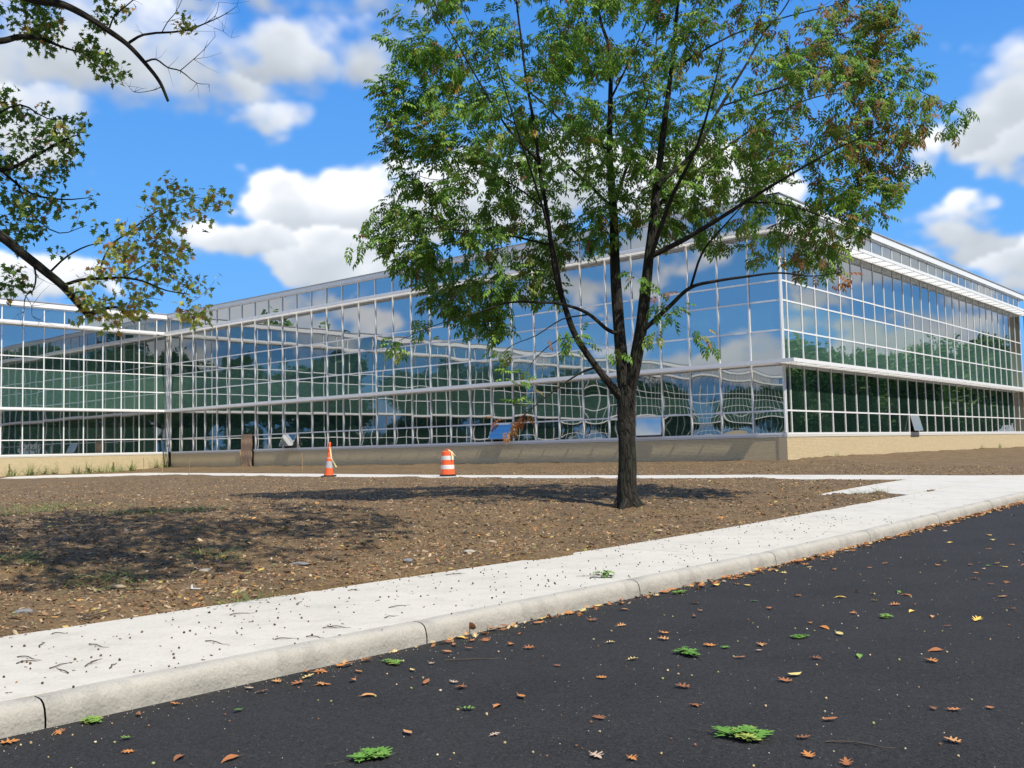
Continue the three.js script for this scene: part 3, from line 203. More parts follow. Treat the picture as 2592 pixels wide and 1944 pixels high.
// footpath across the site: a thin slab that follows the ground
{
  const sh = new THREE.Shape(PATH.map(([b, a]) => new THREE.Vector2(b, a)));
  const pts = []; for (let a = 21; a < 38; a += .4) for (let b = 7; b < 65; b += .4) if (inPoly(b, a, PATH)) pts.push([b, a]);
  // cells of 0.4 m clipped to the outline keep the slab on the slope
  const g = new THREE.ShapeGeometry(sh); let gg = g.toNonIndexed();
  for (let it = 0; it < 5; it++) { // subdivide long triangles
    const p = gg.attributes.position.array, o = [];
    for (let i = 0; i < p.length; i += 9) {
      const P = [[p[i], p[i + 1]], [p[i + 3], p[i + 4]], [p[i + 6], p[i + 7]]], L = [0, 1, 2].map((k) => Math.hypot(P[k][0] - P[(k + 1) % 3][0], P[k][1] - P[(k + 1) % 3][1])), m = L.indexOf(Math.max(...L));
      if (L[m] > 1.2) { const A = P[m], B = P[(m + 1) % 3], C = P[(m + 2) % 3], Q = [(A[0] + B[0]) / 2, (A[1] + B[1]) / 2]; o.push(...A, 0, ...Q, 0, ...C, 0, ...Q, 0, ...B, 0, ...C, 0); } else o.push(...P[0], 0, ...P[1], 0, ...P[2], 0);
    }
    gg = new THREE.BufferGeometry(); gg.setAttribute('position', new THREE.Float32BufferAttribute(o, 3));
  }
  const src = gg.attributes.position.array, pos = [], uv = [];
  const put = (b, a, y) => { pos.push(-b, soilH(a, b) + y, -a); uv.push(b / 2.2, a / 2.2); };
  for (let i = 0; i < src.length; i += 9) for (const k of [0, 6, 3]) put(src[i + k], src[i + k + 1], .012);
  for (let i = 0; i < PATH.length; i++) { const A = PATH[i], B = PATH[(i + 1) % PATH.length], n = Math.max(1, Math.round(Math.hypot(A[0] - B[0], A[1] - B[1]) / 1)); for (let k = 0; k < n; k++) { const p = [mix(A[0], B[0], k / n), mix(A[1], B[1], k / n)], q = [mix(A[0], B[0], (k + 1) / n), mix(A[1], B[1], (k + 1) / n)]; put(p[0], p[1], .012); put(q[0], q[1], .012); put(q[0], q[1], -.12); put(p[0], p[1], .012); put(q[0], q[1], -.12); put(p[0], p[1], -.12); } }
  const out = new THREE.BufferGeometry(); out.setAttribute('position', new THREE.Float32BufferAttribute(pos, 3)); out.setAttribute('uv', new THREE.Float32BufferAttribute(uv, 2)); out.computeVertexNormals();
  M.concrete.side = THREE.DoubleSide;
  tag(mesh(out, M.concrete, 'footpath', scene), 'pale concrete footpath crossing the bare soil', null, null, 'structure');
}
// bare soil: finer cells close by
{
  const nr = 560, nt = 620, pos = [], uv = [], idx = [], r0 = 5.6, r1 = 96, t0 = -58 * Math.PI / 180, t1 = 42 * Math.PI / 180; const ok = [];
  for (let i = 0; i <= nr; i++) { const r = r0 * Math.pow(r1 / r0, i / nr); for (let j = 0; j <= nt; j++) { const t = mix(t0, t1, j / nt), X = r * Math.sin(t), Z = r * Math.cos(t); let a = .6459 * X + .76343 * Z, b = -.76343 * X + .6459 * Z; const inside = b > backB(a) - .35; ok.push(inside && a > -14); const bc = Math.max(b, backB(a) - .25); pos.push(-bc, ok[ok.length - 1] ? soilTop(a, bc) : 0, -a); uv.push(bc / 2.9, a / 2.9); } }
  for (let i = 0; i < nr; i++) for (let j = 0; j < nt; j++) { const p = i * (nt + 1) + j, q = p + nt + 1; if (ok[p] && ok[p + 1] && ok[q] && ok[q + 1]) idx.push(p, q, p + 1, q, q + 1, p + 1); }
  const g = new THREE.BufferGeometry(); g.setAttribute('position', new THREE.Float32BufferAttribute(pos, 3)); g.setAttribute('uv', new THREE.Float32BufferAttribute(uv, 2)); g.setIndex(idx); g.computeVertexNormals();
  // normals must point up
  if (g.attributes.normal.getY(Math.floor(g.attributes.normal.count / 2)) < 0) { for (let i = 0; i < idx.length; i += 3) { const t = idx[i]; idx[i] = idx[i + 1]; idx[i + 1] = t; } g.setIndex(idx); g.computeVertexNormals(); }
  tag(mesh(g, M.soil, 'bare_soil', scene), 'bare brown soil bed between pavement and building', null, null, 'structure');
}
// soil away from the view, under the wing and behind the camera
{ const g = new THREE.PlaneGeometry(64, 60); g.rotateX(-Math.PI / 2); g.translate(-40.3, .1, 22); mesh(g, M.soil, 'soil_yard', scene).userData.kind = 'structure'; }

// ---------------------------------------------------------------- leaf outlines
function leafGeo(curl, fold, ovate) { // lobed oak leaf, one unit long, lying in xz
  const R = ovate ? [[.012, -.2], [.02, 0], [.13, .12], [.21, .32], [.22, .5], [.16, .72], [.07, .9], [.01, 1]] : [[.012, -.22], [.02, 0], [.06, .13], [.27, .16], [.25, .24], [.1, .3], [.13, .36], [.42, .47], [.38, .55], [.13, .52], [.14, .6], [.34, .78], [.27, .8], [.1, .72], [.09, .84], [.02, 1]];
  const s = new THREE.Shape([...R, ...R.slice().reverse().map(([x, y]) => [-x, y])].map(([x, y]) => new THREE.Vector2(x, y)));
  const g = new THREE.ShapeGeometry(s), p = g.attributes.position;
  for (let i = 0; i < p.count; i++) { const x = p.getX(i), y = p.getY(i) - .4; p.setXYZ(i, x, Math.abs(x) * fold + curl * (y * y * 1.1 + x * x * 1.6) + .02 * Math.sin(9 * x + 7 * y), -y); }
  g.computeVertexNormals(); return g;
}
const LEAF = [leafGeo(.1, .05), leafGeo(.25, .18), leafGeo(-.15, .1), leafGeo(.05, .3), leafGeo(.4, -.08), leafGeo(.3, .25, 1), leafGeo(-.2, .35, 1), leafGeo(.6, .1, 1)];
const leafMat = (r, g, b) => std({ color: lin(r, g, b), roughness: .8, side: THREE.DoubleSide });
const LM = { brown: [leafMat(.44, .18, .06), leafMat(.34, .13, .045), leafMat(.52, .26, .1), leafMat(.25, .1, .04), leafMat(.5, .2, .05)], yellow: [leafMat(.72, .48, .1), leafMat(.62, .48, .18)], pale: [leafMat(.5, .36, .26), leafMat(.42, .3, .22)], green: [leafMat(.1, .24, .03), leafMat(.16, .3, .05)] };

// ---------------------------------------------------------------- loose matter on soil, pavement and road (uncountable)
function scatter(name, label, geo, mat, n, place, colors) {
  const im = shade(new THREE.InstancedMesh(geo, mat, n)), m = new THREE.Matrix4(), q = new THREE.Quaternion(), e = new THREE.Euler(), s = V(1, 1, 1), p = V(0, 0, 0), c = new THREE.Color();
  for (let i = 0; i < n; i++) { const o = place(i); p.copy(o.p); e.set(o.e[0], o.e[1], o.e[2]); q.setFromEuler(e); s.set(...(Array.isArray(o.s) ? o.s : [o.s, o.s, o.s])); im.setMatrixAt(i, m.compose(p, q, s)); const k = colors[Math.floor(rnd() * colors.length)], v = rr(.75, 1.25); im.setColorAt(i, c.setRGB(k[0] * v, k[1] * v, k[2] * v)); }
  top(im, name); return tag(im, label, null, null, 'stuff');
}
function soilSpot() { for (;;) { const r = 7 * Math.pow(48 / 7, Math.pow(rnd(), .7)), t = rr(-34, 33) * Math.PI / 180, X = r * Math.sin(t), Z = r * Math.cos(t), a = .6459 * X + .76343 * Z, b = -.76343 * X + .6459 * Z; if (b > backB(a) + .02 && !inPoly(b, a, PATH) && a < 41 && (a < 40.8 || b < 18.6)) return [a, b]; } }
const chip = (() => { const g = new THREE.BoxGeometry(1, .16, .42, 2, 1, 1), p = g.attributes.position; for (let i = 0; i < p.count; i++) p.setXYZ(i, p.getX(i), p.getY(i) + .12 * Math.sin(p.getX(i) * 5), p.getZ(i) * (1 - .5 * Math.abs(p.getX(i)) + .12 * Math.sin(17 * p.getX(i) + 5 * p.getZ(i)))); g.computeVertexNormals(); return g; })();
const pebble = (() => { const g = new THREE.IcosahedronGeometry(.5, 1), p = g.attributes.position; for (let i = 0; i < p.count; i++) { const v = V(p.getX(i), p.getY(i), p.getZ(i)), k = .78 + .5 * noise3(v.x * 3 + 9, v.y * 3, v.z * 3); p.setXYZ(i, v.x * k, v.y * k * .7, v.z * k); } g.computeVertexNormals(); return g; })();
const white = std({ color: 0xffffff, roughness: .95, side: THREE.DoubleSide });
scatter('wood_chips', 'small wood chips and bark strewn over the bare soil', chip, white, 38000, () => { const [a, b] = soilSpot(), k = rnd(); return { p: at(a, b, soilTop(a, b) + .004), e: [rr(-.5, .5), rr(0, 6.3), rr(-.5, .5)], s: k > .97 ? rr(.05, .1) : rr(.016, .05) }; }, [[.3, .18, .09], [.24, .14, .07], [.15, .09, .045], [.1, .058, .03], [.42, .29, .16], [.17, .1, .05], [.12, .07, .038], [.36, .18, .07], [.2, .11, .05], [.5, .38, .24], [.44, .33, .21]]);
scatter('soil_clods', 'brown soil crumbs and small stones on the bare soil', pebble, white, 20000, () => { const [a, b] = soilSpot(), k = rnd(); return { p: at(a, b, soilTop(a, b)), e: [rr(0, 3), rr(0, 6.3), rr(0, 3)], s: k > .988 ? rr(.05, .1) : rr(.01, .036) }; }, [[.13, .085, .05], [.1, .066, .04], [.16, .1, .06], [.2, .14, .09], [.11, .07, .04], [.09, .055, .03], [.14, .085, .045], [.12, .075, .042], [.3, .25, .19]]);
scatter('leaf_litter', 'fragments of dry leaves littering the bare soil', LEAF[5], white, 8000, () => { const [a, b] = soilSpot(); return { p: at(a, b, soilTop(a, b) + .008), e: [rr(-.6, .6), rr(0, 6.3), rr(-.6, .6)], s: rr(.035, .09) }; }, [[.42, .22, .08], [.5, .26, .08], [.36, .2, .08], [.28, .13, .055], [.45, .33, .1], [.3, .17, .1], [.4, .3, .18], [.16, .1, .06], [.2, .22, .06]]);
const acorn = (() => { const g = new THREE.LatheGeometry([[0, -.55], [.2, -.5], [.38, -.25], [.4, .02], [.5, .04], [.48, .22], [.3, .4], [.06, .46], [.04, .6], [0, .6]].map(([x, y]) => new THREE.Vector2(x, y)), 8); return g; })();
scatter('pavement_acorns', 'tiny dark acorns and caps dotted over the pavement', acorn, white, 430, () => { let a, b; do { a = 2 + 15 * Math.pow(rnd(), 1.7); b = rr(kerbB(a) + .12, backB(a) - .03); } while (noise3(a * 1.7, 3, b * 1.7) < .38 && rnd() < .75); const s = rr(.008, .02); return { p: at(a, b, walkH(a) + s * .4), e: [rr(1, 2.1), rr(0, 6.3), rr(0, 3)], s }; }, [[.07, .045, .03], [.1, .06, .035], [.14, .09, .05], [.05, .035, .025]]);
scatter('pavement_crumbs', 'crumbs of bark and soil on the pavement', chip, white, 420, () => { const a = 2.2 + 20 * Math.pow(rnd(), 1.5), b = rnd() < .45 ? backB(a) - .25 * rnd() * rnd() : rr(kerbB(a) + .05, backB(a)); return { p: at(a, b, walkH(a) + .003), e: [0, rr(0, 6.3), rr(-.1, .1)], s: rr(.008, .03) }; }, [[.12, .07, .04], [.2, .13, .08], [.08, .05, .03], [.3, .16, .07]]);
scatter('road_acorns', 'pale acorns scattered over the black asphalt', acorn, white, 330, () => { const a = 1.6 + 12 * Math.pow(rnd(), 1.15), b = rr(kerbB(a) - .06, kerbB(a) - 5.2 - a * .2), s = rr(.009, .018); return { p: at(a, b, roadH(a) + s * .4), e: [rr(1, 2.1), rr(0, 6.3), rr(0, 3)], s }; }, [[.55, .42, .2], [.5, .36, .22], [.3, .3, .12], [.6, .5, .33], [.2, .1, .06]]);
scatter('gutter_litter', 'crushed brown leaf scraps drifted along the kerb foot', LEAF[3], white, 900, () => { const a = 4 + 22 * Math.pow(rnd(), .6), b = kerbB(a) - .012 - .22 * rnd() * rnd(); return { p: at(a, b, roadH(a) + .006 + .015 * rnd()), e: [rr(-.7, .7), rr(0, 6.3), rr(-.7, .7)], s: rr(.025, .075) }; }, [[.48, .21, .07], [.36, .15, .05], [.55, .32, .14], [.26, .11, .05], [.58, .42, .22]]);
scatter('road_grit', 'pale grit grains on the black asphalt', pebble, white, 1500, () => { const a = 1.5 + 13 * Math.pow(rnd(), 1.1), near = rnd() < .4; const b = near ? kerbB(a) - .02 - .5 * rnd() * rnd() : rr(kerbB(a), kerbB(a) - 6 - a * .2); return { p: at(a, b, roadH(a) + .001), e: [rr(0, 3), rr(0, 6.3), 0], s: rr(.003, .008) }; }, [[.45, .42, .38], [.3, .28, .26], [.5, .4, .28]]);
// ---------------------------------------------------------------- the glass building
const X0 = -19.087, Z1 = -41.486, LEN1 = 51.448, X3 = X0 - LEN1, LEN2 = 44.0, LEN3 = 122;
const Y = { sill: 2.037, tr: 3.027, c1: 5.1325, r3: 6.666, r4: 8.018, r5: 8.912, c2: 11.156, par: 12.817 };
const whiteTex = texture(256, (x, y) => { const v = .79 + (tfbm(x, y, 6, 4, 5) - .5) * .08; return [v, v, v * .985]; });
const B = {
  metal: std({ map: whiteTex, roughness: .38, metalness: 0 }),
  grey: std({ color: lin(.36, .37, .38), roughness: .5 }),
  roof: std({ color: lin(.3, .3, .29), roughness: .9 }),
  stone: std({ color: lin(.6, .58, .53), roughness: .85 }),
  plaster: std({ color: lin(.5, .5, .48), roughness: .9 }),
  mortar: std({ color: lin(.5, .41, .27), roughness: 1 }),
  brick: std({ color: 0xffffff, vertexColors: true, roughness: .93 }),
  vision: [0, 1, 2].map((k) => phys({ color: lin(.010 + .004 * k, .026 + .006 * k, .022 + .004 * k), roughness: .012, ior: 2.75, specularIntensity: 2 })),
  spandrel: [0, 1, 2].map((k) => phys({ color: lin(.055 + .008 * k, .12 + .01 * k, .097 + .008 * k), roughness: .014, ior: 2.75, specularIntensity: 2 })),
  clear: [0, 1].map((k) => phys({ color: lin(.03 + .01 * k, .06, .06), roughness: .012, ior: 2.85, specularIntensity: 2 })),
};
const bld = thing('office_building', 'long two storey glass office building with white mullions, louvred sunshades and buff brick base', 'building', [0, 0, 0]);
const F1 = { len: LEN1, ry: 0, at: (s, o) => [X0 - s, Z1 + o], box: (s, h, o) => boxGeo(s, h, o) };
const F2 = { len: LEN2, ry: Math.PI / 2, at: (s, o) => [X0 + o, Z1 - s], box: (s, h, o) => boxGeo(o, h, s) };
const F3 = { len: LEN3, ry: Math.PI / 2, at: (s, o) => [X3 + o, Z1 + s], box: (s, h, o) => boxGeo(o, h, s) };
function bar(f, s0, s1, y0, y1, o0, o1, mat, name, parent = bld) {
  const m = mesh(f.box(s1 - s0, y1 - y0, o1 - o0), mat, name, parent), [x, z] = f.at((s0 + s1) / 2, (o0 + o1) / 2); m.position.set(x, (y0 + y1) / 2, z); return m;
}
// window glass is never quite flat: thin panes with slight pillowing and twist
function paneGeo(seed, amp) {
  const g = new THREE.BoxGeometry(1, 1, .012, 9, 9, 1), p = g.attributes.position, r = mulberry(seed), c = [r() - .5, r() - .5, r() - .5, r() - .5, r() - .5, r() - .5], px = r() * 6, py = r() * 6;
  for (let i = 0; i < p.count; i++) { const x = p.getX(i) * 2, y = p.getY(i) * 2; const k = (1 - x * x) * (1 - y * y); p.setZ(i, p.getZ(i) + amp * (2.2 * c[0] * k + .9 * c[1] * x * y + .8 * c[2] * x * (1 - x * x) + .8 * c[3] * y * (1 - y * y) + .5 * c[4] * Math.sin(3 * x + px) * (1 - y * y) + .5 * c[5] * Math.sin(3 * y + py) * (1 - x * x))); }
  g.computeVertexNormals(); return g;
}
const PANES = Array.from({ length: 14 }, (_, i) => paneGeo(100 + i, .0012)), WAVY = Array.from({ length: 12 }, (_, i) => paneGeo(300 + i, .0023)), FLAT = Array.from({ length: 8 }, (_, i) => paneGeo(500 + i, .0010));
const rows = [[Y.sill, Y.tr, 'v', 0], [Y.tr, Y.c1 - .03, 'v', 0], [Y.c1 + .14, Y.r3, 's', 1], [Y.r3, Y.r4, 's', 1], [Y.r4, Y.r5, 'v', 2], [Y.r5, Y.c2 - .03, 'v', 2], [Y.c2 + .14, Y.par - .44, 'c', 3]];
const names = { v: 'window_pane', s: 'spandrel_pane', c: 'clerestory_pane' };
const pr = mulberry(909);
function addPane(f, s0, s1, ri, parent) {
  const [y0, yt, ty] = rows[ri], y1 = f === F1 && ri === 6 ? Y.par - .31 : yt, mats = ty === 'v' ? B.vision : ty === 's' ? B.spandrel : B.clear, mat = mats[Math.floor(pr() * mats.length)];
  const sm = (s0 + s1) / 2, warp = f === F1 ? (ri <= 1 ? (sm < 12 ? 2 : 1) : ri <= 3 && sm < 22 && sm > 8 ? 1 : ri <= 3 ? 1 : 0) : f === F3 ? 1 : 0;
  const set = warp === 2 ? WAVY : warp === 1 ? PANES : FLAT;
  const m = mesh(set[Math.floor(pr() * set.length)], mat, names[ty], parent), [x, z] = f.at(sm, -.006);
  m.position.set(x, (y0 + y1) / 2, z); m.scale.set(s1 - s0, y1 - y0, 1); m.rotation.set(0, f.ry + (pr() - .5) * .0035, 0); m.rotateX((pr() - .5) * .003);
  return m;
}
function facade(f, ticks, sEnd) { // mullions, panes and transoms between s = ticks[0] and sEnd
  for (let i = 0; i < ticks.length; i++) {
    const s = ticks[i]; bar(f, s - .034, s + .034, Y.sill + .002, Y.par - (f === F1 ? .28 : .4), -.05, f === F1 ? .06 : .034, B.metal, 'mullion');
    if (i === ticks.length - 1) break;
    for (let r = 0; r < rows.length; r++) { if (r === 0 && f.open && f.open.includes(i)) continue; addPane(f, s, ticks[i + 1], r, bld); }
  }
  const e0 = ticks[0], e1 = ticks[ticks.length - 1];
  for (const y of [Y.tr, Y.r3, Y.r4, Y.r5]) bar(f, e0, e1, y - .037, y + .037, -.05, f === F1 ? .034 : .026, B.metal, 'transom');
}
const T1 = []; for (let k = 0; k <= 32; k++) T1.push(k * 1.596); T1.push(LEN1 - .04);
const T2 = [.03, .53]; for (let k = 1; T2[T2.length - 1] + 1.56 < LEN2; k++) T2.push(.53 + k * 1.5625);
const T3 = [.12, 1.0]; for (let k = 1; k <= 9; k++) T3.push(1.0 + k * 1.452);
T1[0] = .04;
F1.open = [4, 10, 22]; F2.open = [11];
facade(F1, T1); facade(F2, T2); facade(F3, T3);
// tilted-out sashes in the bottom row
function sash(f, i, ticks, tilt, label) {
  const s0 = ticks[i] + .05, s1 = ticks[i + 1] - .05, w = s1 - s0, h = Y.tr - Y.sill - .1;
  const g = shade(new THREE.Mesh(new THREE.BoxGeometry(w - .05, h - .05, .014), B.clear[0])); g.name = 'open_sash'; bld.add(g); tag(g, label);
  g.geometry.translate(0, -h / 2, 0); const [x, z] = f.at((s0 + s1) / 2, .06); g.position.set(x, Y.tr - .05, z); g.rotation.order = 'YXZ'; g.rotation.set(-tilt, f.ry, 0);
  for (const [bx, by, bw, bh] of [[0, -.015, w, .03], [0, -h + .015, w, .03], [-w / 2 + .015, -h / 2, .03, h - .06], [w / 2 - .015, -h / 2, .03, h - .06]]) { const b = mesh(boxGeo(bw, bh, .03), B.grey, 'sash_frame', g); b.position.set(bx, by, 0); }
}
sash(F1, 22, T1, .42, 'tilted open sash mirroring blue sky left of the traffic cone');
sash(F1, 10, T1, .4, 'tilted open sash mirroring blue sky left of the tree trunk');
sash(F1, 4, T1, .09, 'tilted open sash just right of the tree trunk');
sash(F2, 11, T2, .24, 'tilted open sash low on the sunlit right facade');

// sills, base courses, bricks
function bricks(f, s0, s1, yb, yt, name, parent) {
  const pos = [], nor = [], col = [], idx = []; const r = mulberry(Math.round(s0 * 31 + yb * 77 + f.len)), L = .194, Hh = .0575, J = .0095, fr = .006, bk = -.012;
  const n = f === F1 ? [0, 1] : [1, 0];
  let row = 0;
  for (let y = yt; y > yb; y -= Hh + J, row++) {
    for (let s = s0 - (row % 2) * (L + J) / 2; s < s1; s += L + J) {
      const a = Math.max(s, s0), b = Math.min(s + L, s1); if (b - a < .02) continue;
      const t = r(), v = .94 + .12 * t, c = [.6 * v, .49 * v, .3 * v];
      const P = (q, yy, o) => { const [x, z] = f.at(q, o); return [x, yy, z]; }, y1 = y, y0 = y - Hh, o = fr + (r() - .5) * .002;
      const quad = (A, Bq, C, Dq, N) => { const k = pos.length / 3; pos.push(...A, ...Bq, ...C, ...Dq); for (let i = 0; i < 4; i++) { nor.push(...N); col.push(...c); } const e1 = V(Bq[0] - A[0], Bq[1] - A[1], Bq[2] - A[2]), e2 = V(C[0] - A[0], C[1] - A[1], C[2] - A[2]); if (e1.cross(e2).dot(V(...N)) > 0) idx.push(k, k + 1, k + 2, k, k + 2, k + 3); else idx.push(k, k + 2, k + 1, k, k + 3, k + 2); };
      quad(P(a, y0, o), P(b, y0, o), P(b, y1, o), P(a, y1, o), [n[0], 0, n[1]]);
      quad(P(a, y1, o), P(b, y1, o), P(b, y1, bk), P(a, y1, bk), [0, 1, 0]);
      quad(P(a, y0, o), P(b, y0, o), P(b, y0, bk), P(a, y0, bk), [0, -1, 0]);
      const sd = f === F1 ? [[1, 0, 0], [-1, 0, 0]] : f === F2 ? [[0, 0, 1], [0, 0, -1]] : [[0, 0, -1], [0, 0, 1]];
      quad(P(a, y0, o), P(a, y1, o), P(a, y1, bk), P(a, y0, bk), sd[0]); quad(P(b, y0, o), P(b, y1, o), P(b, y1, bk), P(b, y0, bk), sd[1]);
    }
  }
  const g = new THREE.BufferGeometry(); g.setAttribute('position', new THREE.Float32BufferAttribute(pos, 3)); g.setAttribute('normal', new THREE.Float32BufferAttribute(nor, 3)); g.setAttribute('color', new THREE.Float32BufferAttribute(col, 3)); g.setIndex(idx);
  const m = mesh(g, B.brick, name, parent); m.userData.kind = 'stuff'; return m;
}
B.brick.side = THREE.DoubleSide;
const DOOR = [40.15, 41.45];
function baseWall(f, s0, s1, yb) {
  const w = bar(f, s0, s1, -.4, Y.sill - .21, -.4, -.004, B.mortar, 'base_wall');
  const bm = bricks(f, s0, s1, yb, Y.sill - .215, 'bricks', bld); // courses too thin to pick apart singly
  bar(f, s0, s1, Y.sill - .2, Y.sill - .1, -.38, .026, B.stone, 'stone_sill');
  bar(f, s0, s1, Y.sill - .1, Y.sill - .002, -.36, .031, B.metal, 'window_sill');
  return w;
}
baseWall(F1, .0, DOOR[0], .35); baseWall(F1, DOOR[1], LEN1 - .41, .35);
baseWall(F2, -.034, LEN2, .45); baseWall(F3, .0, 14.2, .45);
bar(F3, 14.2, LEN3, -.4, Y.sill - .002, -.4, .02, B.mortar, 'base_wall');

// louvred sunshades: fascia, blades along the wall and a bracket at every mullion
const PRJ = .86;
const bladeGeo = new Map();
function sunshade(f, y, s0, s1, ticks, b0, b1) {
  const fas = bar(f, s0, s1, y - .02, y + .15, PRJ - .06, PRJ, B.metal, 'sunshade');
  const kid = (m) => { bld.remove(m); fas.add(m); m.position.sub(fas.position); return m; };
  kid(bar(f, b0, b1, y - .03, y + .14, -.05, .03, B.metal, 'wall_rail'));
  for (let k = 0; k < 6; k++) {
    const m = bar(f, b0, b1, -.055, .055, -.007, .007, B.metal, 'slat'); const [x, z] = f.at((b0 + b1) / 2, .13 + k * .125); m.position.set(x, y + .055, z);
    if (f === F1) m.rotation.x = -.5; else m.rotation.z = .5;
    kid(m);
  }
  ticks.forEach((s) => { if (s > b0 - .2 && s < b1 + .2) kid(bar(f, s - .012, s + .012, y + .004, y + .115, .03, PRJ - .06, B.metal, 'bracket')); });
}
for (const y of [Y.c1, Y.c2]) {
  sunshade(F1, y, -PRJ + .062, LEN1 - PRJ, T1, .005, LEN1 - .05);
  sunshade(F2, y, -PRJ, LEN2, T2, -PRJ + .065, LEN2);
  sunshade(F3, y, PRJ - .055, LEN3, T3, .95, LEN3);
}
// parapet fascia, roofs, dark core
function parapet(f, s0, s1, t0) {
  const h = f === F1 ? .24 : .36; bar(f, s0, s1, Y.par - h, Y.par, -.2, .17, B.metal, 'parapet'); bar(f, t0, s1, Y.par - h - .08, Y.par - h - .002, -.15, .09, B.metal, 'parapet_trim'); bar(f, s0 - .05, s1, Y.par + .002, Y.par + .05, -.4, .22, B.grey, 'roof_edge');
}
parapet(F1, -.168, LEN1 - .22, -.08); parapet(F2, -.17, LEN2, -.09); parapet(F3, .0, LEN3, .0);
function solid(x0, x1, y0, y1, z0, z1, mat, name) { const m = mesh(boxGeo(x1 - x0, y1 - y0, z1 - z0), mat, name, bld); m.position.set((x0 + x1) / 2, (y0 + y1) / 2, (z0 + z1) / 2); return m; }
solid(X3 + .1, X0 - .7, -.4, Y.par - .5, Z1 - LEN2, Z1 - .7, B.plaster, 'inner_wall');
solid(X3 - 24, X0 - .2, Y.par - .48, Y.par - .2, Z1 - LEN2, Z1 - .2, B.roof, 'roof');
solid(X3 - 24, X3 - .7, -.4, Y.par - .5, Z1 - 20, Z1 + LEN3, B.plaster, 'inner_wall');
solid(X3 - 24, X3 - .2, Y.par - .47, Y.par - .19, Z1 - .15, Z1 + LEN3, B.roof, 'roof');
// the rest of the left wing lies outside the view and shows in the mirror glass: panes and bars joined
{
  const by = { v: [], s: [], c: [] }, bars = []; const s0 = T3[T3.length - 1], n = Math.floor((LEN3 - s0) / 1.452);
  for (let k = 0; k < n; k++) {
    const a = s0 + k * 1.452, b = a + 1.452;
    rows.forEach(([y0, y1, ty]) => { const g = FLAT[Math.floor(pr() * FLAT.length)].clone(); g.scale(b - a, y1 - y0, 1); g.rotateX((pr() - .5) * .003); g.rotateY(Math.PI / 2 + (pr() - .5) * .004); const [x, z] = F3.at((a + b) / 2, -.006); g.translate(x, (y0 + y1) / 2, z); by[ty].push(g); });
    const m = new THREE.BoxGeometry(.084, Y.par - .4 - Y.sill, .068); const [x, z] = F3.at(b, -.008); m.translate(x, (Y.par - .4 + Y.sill) / 2, z); bars.push(m);
  }
  for (const y of [Y.tr, Y.r3, Y.r4, Y.r5]) { const m = new THREE.BoxGeometry(.076, .074, LEN3 - s0); const [x, z] = F3.at((s0 + LEN3) / 2, -.012); m.translate(x, y, z); bars.push(m); }
  for (const [k, name, mat] of [['v', 'window_panes', B.vision[1]], ['s', 'spandrel_panes', B.spandrel[1]], ['c', 'clerestory_panes', B.clear[0]]]) mesh(mergeGeometries(by[k]), mat, name, bld).userData.kind = 'stuff';
  mesh(mergeGeometries(bars), B.metal, 'mullion_grid', bld).userData.kind = 'stuff';
  bar(F3, s0, LEN3, Y.sill - .1, Y.sill - .001, -.36, .085, B.metal, 'window_sill');
}
// brick stair block at the far end of the right facade, seen mirrored in the last bays
{ const m = solid(X0 + .02, X0 + 1.1, -.3, 11.2, Z1 - LEN2 - 7, Z1 - LEN2 + .02, std({ color: lin(.4, .33, .24), roughness: .95 }), 'stair_block'); tag(m, 'tan brick stair block at the end of the right facade'); }
